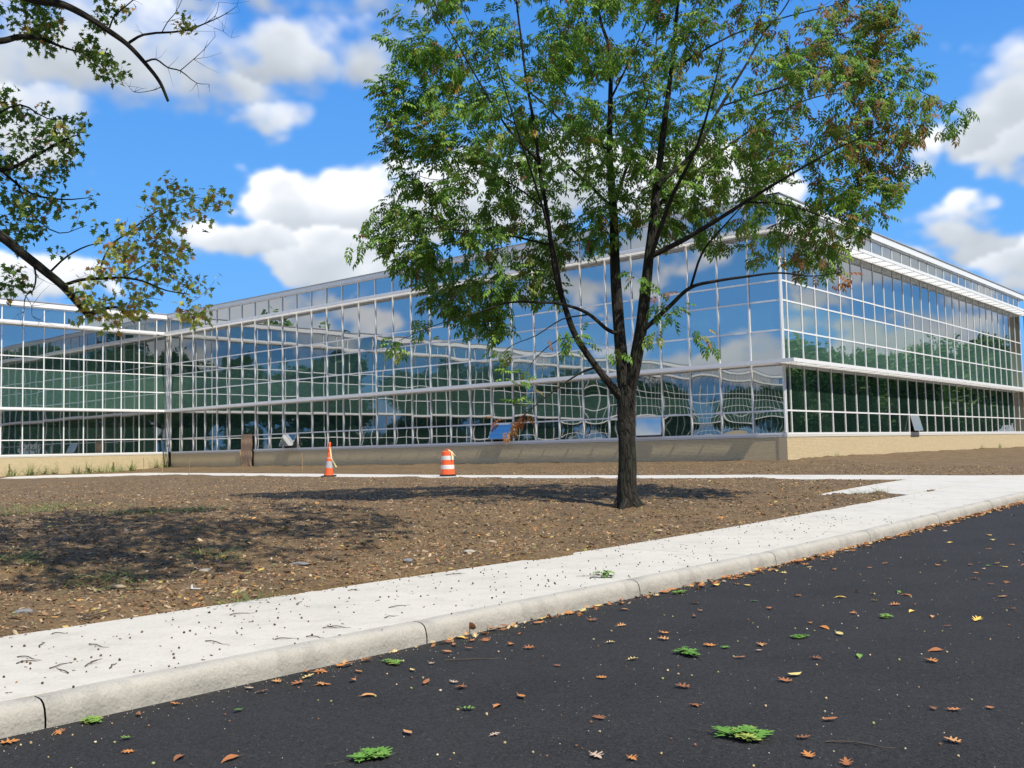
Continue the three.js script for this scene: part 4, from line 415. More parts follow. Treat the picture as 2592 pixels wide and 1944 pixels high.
// ---------------------------------------------------------------- trees
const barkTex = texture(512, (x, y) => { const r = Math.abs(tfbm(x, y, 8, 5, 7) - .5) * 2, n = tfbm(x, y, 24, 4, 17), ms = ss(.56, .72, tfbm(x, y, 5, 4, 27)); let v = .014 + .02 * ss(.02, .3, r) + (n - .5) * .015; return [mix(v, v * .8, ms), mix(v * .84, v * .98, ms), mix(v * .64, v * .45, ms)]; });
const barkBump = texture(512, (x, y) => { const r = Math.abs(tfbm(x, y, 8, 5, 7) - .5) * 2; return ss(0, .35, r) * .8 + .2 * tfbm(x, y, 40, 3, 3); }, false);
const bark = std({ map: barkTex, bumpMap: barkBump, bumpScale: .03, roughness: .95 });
const twigMat = std({ color: lin(.085, .068, .05), roughness: .9 });
function tube(pts, sides, wob = 0) { // pts: [Vector3, radius]
  const P = pts.map((q) => q[0]), curve = new THREE.CatmullRomCurve3(P, false, 'centripetal'), n = Math.max(2, (pts.length - 1) * (sides > 6 ? 6 : sides > 4 ? 3 : 1)), pos = [], uv = [], idx = [];
  let N = V(0, 0, 1), last = null, acc = 0;
  for (let i = 0; i <= n; i++) {
    const t = i / n, f = t * (pts.length - 1), k = Math.min(pts.length - 2, Math.floor(f)), r0 = mix(pts[k][1], pts[k + 1][1], f - k), c = curve.getPoint(t), T = curve.getTangent(t);
    if (!last) { N = Math.abs(T.y) > .9 ? V(0, 0, 1) : V(0, 1, 0); } else acc += c.distanceTo(last);
    N = N.clone().sub(T.clone().multiplyScalar(N.dot(T))).normalize(); const Bn = T.clone().cross(N); last = c;
    for (let j = 0; j <= sides; j++) { const a = j / sides * Math.PI * 2, r = r0 * (1 + wob * (noise3(c.x * 7 + Math.cos(a) * 1.7, c.y * 2.2, c.z * 7 + Math.sin(a) * 1.7) - .5)); pos.push(c.x + (N.x * Math.cos(a) + Bn.x * Math.sin(a)) * r, c.y + (N.y * Math.cos(a) + Bn.y * Math.sin(a)) * r, c.z + (N.z * Math.cos(a) + Bn.z * Math.sin(a)) * r); uv.push(j / sides * Math.max(1, Math.round(r0 * 6.28 / .45)), acc / 2.0); }
  }
  for (let i = 0; i < n; i++) for (let j = 0; j < sides; j++) { const p = i * (sides + 1) + j, q = p + sides + 1; idx.push(p, p + 1, q, q, p + 1, q + 1); }
  const g = new THREE.BufferGeometry(); g.setAttribute('position', new THREE.Float32BufferAttribute(pos, 3)); g.setAttribute('uv', new THREE.Float32BufferAttribute(uv, 2)); g.setIndex(idx); g.computeVertexNormals(); return g;
}
function polyDist(x, y, P) { let d = 1e9; for (let i = 0; i < P.length; i++) { const A = P[i], Bq = P[(i + 1) % P.length], vx = Bq[0] - A[0], vy = Bq[1] - A[1], t = Math.max(0, Math.min(1, ((x - A[0]) * vx + (y - A[1]) * vy) / (vx * vx + vy * vy))); d = Math.min(d, Math.hypot(x - A[0] - vx * t, y - A[1] - vy * t)); } return d; }
const RIGHT = V(...D.right), FWD = V(...D.fwd);
const fromPlane = (u, v, depth) => { const k = depth; return V(0, 0, 0).addScaledVector(RIGHT, u).addScaledVector(FWD, k).setY(v); };
// grow twigs from a traced skeleton towards leaf clusters
function grow(nodes, targets, tip) {
  const tubes = [], ends = [];
  const near = (t) => { let best = null, bd = 1e9; for (const n of nodes) { const dx = t.x - n.p.x, dy = t.y - n.p.y, dz = t.z - n.p.z, d = Math.hypot(dx, dy, dz); if (d > bd) continue; const c = (dx * n.d.x + dy * n.d.y + dz * n.d.z) / (d + 1e-6), q = d * (1 + .35 * (1 - c)); if (q < bd) { bd = q; best = n; } } return [best, bd]; };
  targets.forEach((t) => { t.k = near(t.p)[1]; }); targets.sort((a, b) => a.k - b.k);
  for (const t of targets) {
    const [n] = near(t.p), d = t.p.distanceTo(n.p); if (d < .02) { ends.push({ t, dir: n.d.clone(), from: n.p }); continue; }
    const c1 = n.p.clone().addScaledVector(n.d, d * .3).add(V(rr(-.1, .1), rr(-.02, .12), rr(-.1, .1)).multiplyScalar(d)), cv = new THREE.QuadraticBezierCurve3(n.p.clone(), c1, t.p.clone());
    const rb = Math.min(n.r * .75, .0035 + .0042 * d), steps = d > .7 ? 4 : 3, arr = []; let dir = n.d;
    for (let i = 0; i <= steps; i++) { const q = cv.getPoint(i / steps), r = mix(rb, tip, i / steps); arr.push([q, r]); if (i > 0) { dir = q.clone().sub(arr[i - 1][0]).normalize(); nodes.push({ p: q, d: dir, r }); } }
    tubes.push(tube(arr, 4)); ends.push({ t, dir, from: arr[arr.length - 2][0] });
  }
  return { tubes, ends };
}
const foliage = () => phys({ color: 0xffffff, roughness: .92, transmission: .38, thickness: 0, side: THREE.DoubleSide, specularIntensity: .5 });
const leafMatA = foliage();
function setLeaf(im, i, p, axis, upHint, s, c) {
  const X = axis.clone().normalize(), Zx = X.clone().cross(upHint).normalize(), Yx = Zx.clone().cross(X);
  im.setMatrixAt(i, new THREE.Matrix4().makeBasis(X.multiplyScalar(s), Yx.multiplyScalar(s), Zx.multiplyScalar(s)).setPosition(p)); im.setColorAt(i, c);
}
// compound leaf: rachis with seven drooping leaflets, one unit = 1 m
const compound = (() => {
  const pos = [], idx = []; const L = .2;
  const leaflet = (x, y, z, dx, dy, dz, l, w) => { const d = V(dx, dy, dz).normalize(), side = d.clone().cross(V(0, 1, .15)).normalize(), up = side.clone().cross(d), b = V(x, y, z), k = pos.length / 3; const m = b.clone().addScaledVector(d, l * .42), t = b.clone().addScaledVector(d, l).addScaledVector(up, -l * .14); for (const q of [b, m.clone().addScaledVector(side, w).addScaledVector(up, w * .4), m, m.clone().addScaledVector(side, -w).addScaledVector(up, w * .4), t]) pos.push(q.x, q.y, q.z); idx.push(k, k + 1, k + 2, k, k + 2, k + 3, k + 1, k + 4, k + 2, k + 2, k + 4, k + 3); };
  for (let i = 0; i < 3; i++) { const x = L * (.38 + .27 * i), y = -L * .25 * Math.pow(.38 + .27 * i, 2); for (const s of [-1, 1]) leaflet(x, y, 0, .55 + .1 * i, -.5 - .08 * i, s * .85, .112 - .006 * Math.abs(i - 1), .0225); }
  leaflet(L, -L * .25, 0, 1, -.65, 0, .125, .025);
  const k = pos.length / 3; pos.push(0, 0, .002, 0, 0, -.002, L, -L * .25, 0); idx.push(k, k + 1, k + 2);
  const g = new THREE.BufferGeometry(); g.setAttribute('position', new THREE.Float32BufferAttribute(pos, 3)); g.setIndex(idx); const gg = g.toNonIndexed(); gg.computeVertexNormals(); return gg;
})();
const simpleLeaf = (() => { const R = [[0, 0], [.06, .1], [.34, .02], [.2, .24], [.5, .42], [.2, .48], [.26, .72], [.1, .66], [0, 1]]; const s = new THREE.Shape([...R, ...R.slice(1, -1).reverse().map(([x, y]) => [-x, y])].map(([x, y]) => new THREE.Vector2(x, y))); const g = new THREE.ShapeGeometry(s), p = g.attributes.position; for (let i = 0; i < p.count; i++) { const x = p.getX(i), y = p.getY(i); p.setXYZ(i, y, -.25 * y * y + Math.abs(x) * .25, x); } g.computeVertexNormals(); return g; })();

const skeleton = (limbs) => { const nodes = []; for (const L of limbs) { const c = new THREE.CatmullRomCurve3(L.map((q) => V(q[0], q[1], q[2])), false, 'centripetal'), n = Math.max(4, Math.round(c.getLength() / .12)); for (let i = Math.round(n * .28); i <= n; i++) { const t = i / n, f = t * (L.length - 1), k = Math.min(L.length - 2, Math.floor(f)); nodes.push({ p: c.getPoint(t), d: c.getTangent(t), r: mix(L[k][3], L[k + 1][3], f - k) }); } } return nodes; };
const noiseCol = new THREE.Color();
{ // --- the ash-like tree in the middle of the view
  const base = [D.TR[0][0], .3, D.TR[0][2]];
  const t = thing('street_tree', 'tall tree with forked dark trunk and drooping green compound leaves in the soil bed', 'tree', base);
  const loc = (q) => [V(q[0] - base[0], q[1] - base[1], q[2] - base[2]), q[3]];
  const tr = D.TR.map((q) => q.slice()); tr[0][1] -= .05;
  const roots = []; for (let k = 0; k < 6; k++) { const a = k * 1.05 + .3, d = V(Math.cos(a), 0, Math.sin(a)); roots.push(tube([[V(0, .3, 0).addScaledVector(d, .1), .1], [V(0, .12, 0).addScaledVector(d, .22), .075], [V(0, -.02, 0).addScaledVector(d, .38 + .12 * rnd()), .04], [V(0, -.12, 0).addScaledVector(d, .6), .02]], 7)); }
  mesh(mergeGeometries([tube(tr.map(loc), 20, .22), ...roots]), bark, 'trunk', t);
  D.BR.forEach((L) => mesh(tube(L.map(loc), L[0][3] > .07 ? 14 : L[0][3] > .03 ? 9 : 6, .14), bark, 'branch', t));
  const nodes = skeleton(D.BR), targets = [];
  let guard = 0; while (targets.length < 1400 && guard++ < 60000) {
    const u = rr(-3.4, 9.6), v = rr(3, 14); if (!inPoly(u, v, D.MP)) continue; const ed = polyDist(u, v, D.MP), half = Math.min(3.3, .15 + .95 * ed), w = rr(-half, half);
    const n = fbm3(u * .55 + 4, v * .55, w * .55 + 9, 2); if (n < .46 && rnd() < .85) continue;
    if (v > 5.0 && v < 7.6 && u > -1.2 && u < 4.6 && rnd() < .3) continue;
    if (v > 11.6 && rnd() < .3) continue;
    if (u > 2.2 && v < 6.0 && rnd() < .55) continue; if (u > 4.5 && rnd() < .22) continue;
    targets.push({ p: fromPlane(u, v, 19.5 + w), u, v, brown: 0 });
  }
  D.EX.forEach(([x, y, z, k]) => targets.push({ p: V(x, y, z), u: 0, v: 0, brown: k, ex: 1 }));
  const { tubes, ends } = grow(nodes, targets, .0022);
  const tw = mergeGeometries(tubes); tw.translate(-base[0], -base[1], -base[2]); mesh(tw, twigMat, 'twigs', t).userData.kind = 'stuff';
  const list = [];
  for (const e of ends) { const n = e.t.ex ? (e.t.brown ? 4 : 8) : 9 + Math.floor(rnd() * 5); for (let i = 0; i < n; i++) list.push(e); }
  const im = shade(new THREE.InstancedMesh(compound, leafMatA, list.length)); im.name = 'crown'; t.add(im); im.userData.kind = 'stuff';
  list.forEach((e, i) => {
    const k = Math.pow(rnd(), .8), p = e.t.p.clone().lerp(e.from, rr(-.1, .9) * .8).add(V(rr(-1, 1), rr(-.8, .7), rr(-1, 1)).multiplyScalar(.17)); p.x -= base[0]; p.y -= base[1]; p.z -= base[2];
    const ax = V(rr(-1, 1), rr(-.75, .1), rr(-1, 1)).addScaledVector(e.dir, .7), s = rr(.78, 1.25);
    const right = ss(1.5, 8.5, e.t.u + (e.t.v - 6) * .15), fn = fbm3(p.x * .8, p.y * .8, p.z * .8 + 5, 3), rust = right * .34 * ss(.42, .6, fn) + .03, q = rnd();
    let c; if (e.t.brown) c = q < .6 ? [.34, .12, .04] : [.42, .2, .06]; else if (q < rust) c = rnd() < .45 ? [.36, .17, .08] : [.3, .2, .06]; else if (q < rust + .1 + .2 * right) c = [.26, .3, .06]; else { const g = rr(.8, 1.2); c = [.13 * g, .27 * g, .036 * g]; if (rnd() < .45) c = [.24 * g, .4 * g, .06 * g]; if (rnd() < .006) c = [.6, .4, .08]; }
    setLeaf(im, i, p, ax, V(rr(-.35, .35), 1, rr(-.35, .35)), s, noiseCol.setRGB(...c));
  });
}
{ // --- the oak at the left edge: its trunk stands outside the view, limbs hang into it
  const base = [-10.5, .3, -2.5];
  const t = thing('oak_tree', 'oak with long bare tipped limbs and yellowing lobed leaves hanging in from the left', 'tree', base);
  const loc = (q) => [V(q[0] - base[0], q[1] - base[1], q[2] - base[2]), q[3]];
  mesh(tube([[-10.5, .1, -2.5, .36], [-10.5, .8, -2.5, .27], [-10.48, 3, -2.5, .24], [-10.5, 6, -2.6, .19], [-10.3, 9, -2.9, .11], [-10.1, 12, -3.1, .04]].map(loc), 16, .2), bark, 'trunk', t);
  const hid = []; for (let k = 0; k < 15; k++) { const a = k * 2.4, h = 5 + .45 * k, l = 4.2 - .1 * k, d = V(Math.cos(a), 0, Math.sin(a)), b0 = V(-10.4, h, -2.65); hid.push([[b0.x, b0.y, b0.z, .07], ...[.33, .66, 1].map((f) => [b0.x + d.x * l * f, h + .5 + 1.1 * f * l * .45, b0.z + d.z * l * f, .06 * (1 - f) + .01])]); }
  const inView = (p) => { const q = p.clone().project(camera); return q.z < 1 && Math.abs(q.x) < 1.1 && q.y < 1.08 && q.y > -1.2; };
  const fwdHid = [[[-10.3, 7, -2.7, .08], [-9.3, 8.2, -5, .055], [-8.6, 9, -7.2, .035], [-8, 9.6, -9.2, .012]], [[-10.4, 8, -2.8, .06], [-10.6, 9.4, -5.2, .04], [-10.4, 10.4, -7.8, .012]]];
  [...hid, ...fwdHid].forEach((L) => { if (!L.some((q) => inView(V(q[0], q[1], q[2])))) mesh(tube(L.map(loc), 6, .1), bark, 'branch', t); });
  D.LB.forEach((L) => mesh(tube(L.map(loc), L[0][3] > .03 ? 12 : 6, .16), bark, 'branch', t));
  const nodes = skeleton(D.LB), targets = [];
  for (const [P, kind, n] of D.LP) {
    const xs = P.map((q) => q[0]), ys = P.map((q) => q[1]); let k = 0, guard = 0;
    while (k < n * (kind ? 1.25 : 1) && guard++ < 5000) { const u = rr(Math.min(...xs), Math.max(...xs)), v = rr(Math.min(...ys), Math.max(...ys)); if (!inPoly(u, v, P)) continue; const h = Math.min(.8, .1 + 1.2 * polyDist(u, v, P)); if (noise3(u * 2.2, v * 2.2, 5) < .3) continue; targets.push({ p: fromPlane(u, v, 10.2 + rr(-h, h)), kind, per: kind ? 7 : 9 }); k++; }
  }
  const nodesHid = skeleton([...hid, ...fwdHid]); const tHid = []; let g2 = 0;
  while (tHid.length < 1350 && g2++ < 20000) { const p = V(rr(-1, 1), rr(-1, 1), rr(-1, 1)); if (p.length() > 1) continue; const q = V(-8.0 + p.x * 4.9, 10 + p.y * 3.2, -5.6 + p.z * 5.8); if (inView(q) || noise3(q.x * .7, q.y * .7, q.z * .7) < .34) continue; tHid.push({ p: q, kind: 2, per: 11 }); }
  const A = grow(nodes, targets, .0016), Bh = grow(nodesHid, tHid, .002);
  // bare twigs on the dead limb tips
  const bare = []; for (const li of [1, 2, 3, 4, 5, 6, 7, 8, 15, 16]) { const L = D.LB[li]; if (!L) continue; for (let i = 1; i < L.length; i++) for (let k = 0; k < 2; k++) { const p = V(L[i][0], L[i][1], L[i][2]), d = V(rr(-1, 1), rr(-.7, .9), rr(-1, 1)).normalize().addScaledVector(RIGHT, .5), l = rr(.08, .26); bare.push(tube([[p, Math.min(.003, L[i][3])], [p.clone().addScaledVector(d, l * .5).add(V(0, rr(-.03, .03), 0)), .0016], [p.clone().addScaledVector(d, l), .0009]], 4)); } }
  const tw = mergeGeometries([...A.tubes, ...Bh.tubes, ...bare]); tw.translate(-base[0], -base[1], -base[2]); mesh(tw, twigMat, 'twigs', t).userData.kind = 'stuff';
  const list = []; for (const e of [...A.ends, ...Bh.ends]) for (let i = 0; i < e.t.per + Math.floor(rnd() * 3); i++) list.push(e);
  const im = shade(new THREE.InstancedMesh(simpleLeaf, leafMatA, list.length)); im.name = 'crown'; t.add(im); im.userData.kind = 'stuff';
  list.forEach((e, i) => {
    const big = e.t.kind === 2, p = e.t.p.clone().lerp(e.from, rr(0, .7)).add(V(rr(-1, 1), rr(-1, 1), rr(-1, 1)).multiplyScalar(big ? .2 : .1)); p.x -= base[0]; p.y -= base[1]; p.z -= base[2];
    const ax = V(rr(-1, 1), rr(-1.3, .3), rr(-1, 1)), q = rnd(), g = rr(.75, 1.25); let c;
    if (e.t.kind === 1) c = q < .16 ? [.5 * g, .26 * g, .07] : q < .5 ? [.56 * g, .54 * g, .12] : q < .78 ? [.36 * g, .42 * g, .08] : [.18 * g, .28 * g, .05];
    else c = q < .07 ? [.48 * g, .28 * g, .07] : q < .2 ? [.4 * g, .42 * g, .09] : [.12 * g, .22 * g, .04 * g];
    setLeaf(im, i, p, ax, V(rr(-1, 1), 1, rr(-1, 1)), (big ? rr(.12, .19) : e.t.kind === 1 ? rr(.055, .095) : rr(.055, .095)), noiseCol.setRGB(...c));
  });
}
// --- trees across the road and beyond the left wing: outside the view, mirrored in the glass
{
  const clump = (() => { const gs = []; const r = mulberry(5); for (let i = 0; i < 22; i++) { const g = new THREE.PlaneGeometry(.16 + .16 * r(), .3 + .12 * r()); g.rotateX(r() * 3); g.rotateY(r() * 6); g.translate((r() - .5) * 1.5, (r() - .5) * 1.2, (r() - .5) * 1.5); gs.push(g); } return mergeGeometries(gs); })();
  const farMat = std({ color: 0xffffff, roughness: .85, side: THREE.DoubleSide });
  const crowns = [0, 1, 2].map((v) => {
    const r = mulberry(40 + v), n = 430, mats = [], cols = [];
    const lobes = Array.from({ length: 9 }, () => { const a = r() * 6.28, h = r(); return [Math.cos(a) * (.2 + .5 * r()), -.6 + 1.35 * h, Math.sin(a) * (.2 + .5 * r()), .38 + .2 * r()]; });
    while (mats.length < n) { const l = lobes[Math.floor(r() * lobes.length)], d = V(r() - .5, r() - .5, r() - .5).normalize().multiplyScalar(l[3] * Math.pow(r(), .35)), p = V(l[0] + d.x, l[1] + d.y, l[2] + d.z); mats.push(new THREE.Matrix4().compose(V(p.x * 5.2, p.y * 6, p.z * 5.2), new THREE.Quaternion().setFromEuler(new THREE.Euler(r() * 3, r() * 6, r() * 3)), V(1, 1, 1).multiplyScalar(.8 + .7 * r()))); const k = .7 + .6 * r(); cols.push(new THREE.Color().setRGB(.13 * k, .24 * k, .06 * k)); }
    return { mats, cols };
  });
  const trunkG = tube([[V(0, -.3, 0), .36], [V(0, 1, 0), .26], [V(.1, 5, 0), .2], [V(0, 10, .2), .08]], 9, .15);
  const farTree = (x, z, h, v, label, group, low) => {
    const s = h / 15.5, g = thing('background_tree', label, 'tree', [x, 0, z], v * 1.7 + x, group); g.scale.setScalar(s);
    mesh(trunkG, bark, 'trunk', g);
    const c = crowns[v % 3], im = shade(new THREE.InstancedMesh(clump, farMat, c.mats.length)); c.mats.forEach((m, i) => { im.setMatrixAt(i, m); im.setColorAt(i, c.cols[i]); }); im.name = 'crown'; im.userData.kind = 'stuff'; im.position.y = low ? 4.6 : 8.8; g.add(im);
  };
  const r = mulberry(88); let k = 0;
  const acrossL = 'tall leafy green tree across the road, seen only mirrored in the glass', beyondL = 'dark green tree beyond the left wing, mirrored over its roofline';
  for (let z = 320; z > -330; z -= z > 100 ? 14 : 10.5) { farTree(25 + r() * 14, z + r() * 5, (z > -45 ? 21 : z < -165 ? 18 : z < -110 ? 13.5 : 12) + r() * 4, k++, acrossL, 'trees across the road'); }
  for (let z = 150; z > -270; z -= 8) farTree(31 + r() * 10, z + r() * 3, 10 + r() * 4, k++, 'low bushy tree below the tall trees across the road, mirrored in the glass', 'bushy trees across the road', 1);
  for (let z = -195; z > -250; z -= 13) farTree(11 + r() * 6, z, 19 + r() * 5, k++, acrossL, 'trees across the road');
  for (const [x, z, h] of [[-100, -11, 18.5], [-103, -19, 16.5], [-101, -2, 17], [-99, 14, 17], [-104, 24, 19], [-100, -30, 16]]) farTree(x, z, h, k++, beyondL, 'trees beyond the left wing');
}
// ---------------------------------------------------------------- site objects
const orange = std({ color: lin(.85, .115, .025), roughness: .55 }), sheetWhite = std({ color: lin(.62, .62, .62), roughness: .45 }), rubber = std({ color: lin(.018, .018, .018), roughness: .85 }), tape = std({ color: lin(.75, .68, .35), roughness: .6, side: THREE.DoubleSide });
const lathe = (pts, n = 24) => new THREE.LatheGeometry(pts.map(([x, y]) => new THREE.Vector2(x, y)), n);
function ribbon(pts, w) { const pos = [], idx = []; pts.forEach(([x, y, z], i) => { pos.push(x - w / 2, y, z, x + w / 2, y + w * .2 * Math.sin(i * 2), z + w * .5 * Math.cos(i * 1.7)); if (i) { const k = i * 2; idx.push(k - 2, k - 1, k, k, k - 1, k + 1); } }); const g = new THREE.BufferGeometry(); g.setAttribute('position', new THREE.Float32BufferAttribute(pos, 3)); g.setIndex(idx); g.computeVertexNormals(); return g; }
{ // tall channelizer cone with grab handle
  const a = 28.05, b = 34.48, y = soilTop(a, b) + .06, c = thing('traffic_cone', 'tall slim orange traffic cone with grey bands and a black rubber base', 'cone', [-b, y, -a], .75);
  const base = mesh(new RoundedBoxGeometry(.62, .1, .62, 2, .03), rubber, 'base', c); base.position.y = .09; base.rotation.z = .05;
  for (const [x, z] of [[-.24, -.24], [.24, -.24], [-.24, .24], [.24, .24]]) { const f = mesh(new THREE.CylinderGeometry(.05, .06, .08, 8), rubber, 'foot', base); f.position.set(x, -.07, z); }
  const rad = (h) => .205 - .13 * (h - .12) / 1.08, body = mesh(lathe([[0, .1], [.23, .12], [.215, .16], [rad(.2), .2], [rad(.75), .75], [rad(1.1), 1.1], [.08, 1.13], [.06, 1.18], [.08, 1.22], [.085, 1.3], [.05, 1.36], [.05, 1.42], [.06, 1.5], [.045, 1.6], [0, 1.61]]), orange, 'body', c);
  body.rotation.z = -.04;
  for (const [h0, h1] of [[.46, .76], [.86, .94]]) mesh(lathe([[rad(h0) + .004, h0], [rad(h1) + .004, h1]]), h1 > .9 ? std({ color: lin(.75, .3, .2), roughness: .5 }) : std({ color: lin(.42, .41, .42), roughness: .4 }), 'reflective_band', body);
  mesh(ribbon([[.06, 1.4, .05], [.1, 1.25, .08], [.13, 1.0, .1], [.16, .85, .1], [.24, .72, .12], [.33, .55, .12], [.36, .5, .12]], .06), tape, 'tape', c);
  const s = mesh(new THREE.CylinderGeometry(.55, .58, .06, 9), M.concrete, 'concrete_disc', scene); s.position.set(-b, y - .025, -a); s.scale.z = .7; tag(s, 'flat pale concrete disc under the traffic cone', 'concrete');
}
{ // striped construction drum
  const a = 28.3, b = 27.4, y = soilH(a, b) + .012, d = thing('construction_drum', 'orange and white striped construction drum at the edge of the footpath', 'drum', [-b, y, -a], .4);
  const R = [[.292, .0], [.285, .08], [.28, .1], [.27, .27], [.262, .29], [.26, .45], [.252, .47], [.25, .63], [.242, .65], [.24, .81], [.232, .83], [.225, .98]];
  const foot = mesh(lathe([[0, 0], [.33, 0], [.335, .04], [.3, .07]]), rubber, 'base_ring', d);
  mesh(lathe([...R.slice(1, 10), [.232, .83], [.228, .96], [.21, .99], [.12, 1.0], [0, 1.0]]), orange, 'body', d);
  for (const [h0, r0, h1, r1] of [[.285, .2645, .452, .263], [.647, .2435, .812, .243]]) mesh(lathe([[r0 + .001, h0], [r0 + .006, h0 + .01], [r1 + .004, h1 - .01], [r1 - .004, h1]]), std({ color: lin(.66, .64, .6), roughness: .5 }), 'reflective_band', d);
  const hd = mesh(new THREE.TorusGeometry(.09, .02, 8, 16, Math.PI), orange, 'handle', d); hd.position.y = 1.0; hd.scale.set(1, .8, 1);
  mesh(ribbon([[.0, 1.05, .05], [.1, 1.04, .1], [.22, .98, .15], [.36, .85, .2], [.46, .78, .22]], .05), tape, 'tape', d);
  mesh(ribbon([[.05, 1.04, .05], [.2, .98, .14], [.28, .8, .2], [.34, .66, .22]], .045), tape, 'tape', d);
}
{ // plywood over the door gap
  const plyTex = texture(512, (x, y) => { const g = tfbm(x * 1, y * .25, 16, 4, 5), n = tfbm(x, y, 4, 4, 12); const v = .38 + (g - .5) * .18 + (n - .5) * .12; return [v * 1.1, v * .72, v * .46]; });
  const ply = std({ map: plyTex, roughness: .9 }), s = (DOOR[0] + DOOR[1]) / 2, [x, z] = F1.at(s, .16), w = thing('plywood_sheet', 'brown weathered plywood sheet standing upright against the shaded glass facade', 'board', [x, .5, z]);
  const p = mesh(new THREE.BoxGeometry(1.32, 2.62, .03), ply, 'sheet', w); p.position.set(0, 1.3, 0); p.rotation.x = -.03;
  for (const dx of [-.5, .5]) { const b = mesh(boxGeo(.09, .9, .05), std({ color: lin(.4, .3, .17), roughness: .9 }), 'batten', w); b.position.set(dx, .44, .06); }
    const st = mesh(boxGeo(.07, 1.5, .07), std({ color: lin(.62, .5, .25), roughness: .9 }), 'timber_stud', scene); const [sx, sz] = F1.at(DOOR[1] + .07, .16); st.position.set(sx, 1.2, sz); st.rotation.z = .03; tag(st, 'pale timber stud leaning beside the brown plywood sheet', 'stud');
}
{ // survey stakes
  const wood = std({ color: lin(.3, .21, .12), roughness: .95 });
  const spots = [[35.5, 63.5, 1.35, 'leftmost thin wooden stake in the soil near the left wing'], [34.0, 58.5, 1.35, 'second thin wooden stake from the left in front of the left wing'], [31, 50.5, 1.3, 'thin wooden stake in the soil left of the inner corner'], [35.2, 45.6, 1.25, 'thin wooden stake right of the plywood sheet by the brick base']];
  for (const [a, b, h, l] of spots) { const s = thing('survey_stake', l, 'stake', [-b, soilTop(a, b) - .15, -a], rr(0, 2), 'survey stakes'); const p = mesh(boxGeo(.045, h, .02), wood, 'shaft', s); p.position.y = h / 2; p.rotation.z = rr(-.04, .04); const tp = mesh(new THREE.ConeGeometry(.03, .06, 4), wood, 'tip', s); tp.position.y = -.0; tp.rotation.x = Math.PI; }
}
// fallen leaves one by one
const leafNames = ['brown', 'yellow', 'pale', 'green'];
const leafLabel = { brown: 'fallen brown leaf lying on the black asphalt', yellow: 'fallen yellow leaf lying on the black asphalt', pale: 'pale dry curled leaf lying on the black asphalt', green: 'fresh green leaf lying on the black asphalt' };
function fallenLeaf(x, z, kind, label, group, y, size) {
  const m = mesh(LEAF[Math.floor(rnd() * LEAF.length)], LM[kind][Math.floor(rnd() * LM[kind].length)], 'fallen_leaf', scene); const s = size ?? rr(.06, .115); m.scale.set(s, s, s);
  m.rotation.set(rr(-.15, .15), rr(0, 6.28), rr(-.15, .15)); m.position.set(x, y + .012, z); return tag(m, label, 'leaf', group);
}
const zone = (x, z) => { const q = V(x, 0, z).project(camera); return (q.y < -.82 ? 'nearest' : q.y < -.62 ? 'near' : q.y < -.46 ? 'middle' : 'far') + ' asphalt ' + (q.x < -.6 ? 'at far left' : q.x < -.25 ? 'at left' : q.x < .05 ? 'left of middle' : q.x < .35 ? 'right of middle' : q.x < .65 ? 'at right' : 'at far right'); };
D.LV.forEach(([x, z, k]) => { if (-x < kerbB(-z) - .03) fallenLeaf(x, z, leafNames[k], leafLabel[leafNames[k]].replace(' lying on the black asphalt', ' on the ' + zone(x, z)), leafNames[k] + ' leaves on the road', roadH(-z)); });
for (let i = 0; i < 190; i++) { const a = 4 + 20 * Math.pow(rnd(), .62), b = kerbB(a) - .05 - .28 * rnd() * rnd(), q = rnd(); fallenLeaf(-b, -a, q < .8 ? 'brown' : q < .92 ? 'pale' : 'yellow', 'dry leaf in the drift at the foot of the ' + ['first', 'second', 'third', 'fourth', 'fifth', 'sixth', 'seventh', 'eighth', 'ninth'][Math.min(8, Math.floor((a + .36) / 3.03))] + ' kerb length from the left', 'gutter leaves', roadH(a) + rnd() * .015, rr(.07, .125)); }
for (let i = 0; i < 60; i++) { const a = 9 + 13 * rnd(), b = kerbB(a) - .3 - 4.6 * rnd(), q = rnd(); fallenLeaf(-b, -a, q < .6 ? 'brown' : q < .8 ? 'yellow' : 'pale', 'small fallen leaf on the ' + zone(-b, -a), 'far leaves on the road', roadH(a), rr(.07, .11)); }
{ // a leaf standing against the kerb
  const m = fallenLeaf(-kerbB(6.2) + .03, -6.2, 'brown', 'brown leaf standing on edge against the kerb face', null, .06, .14); m.rotation.set(.3, 1.4, 1.3);
}
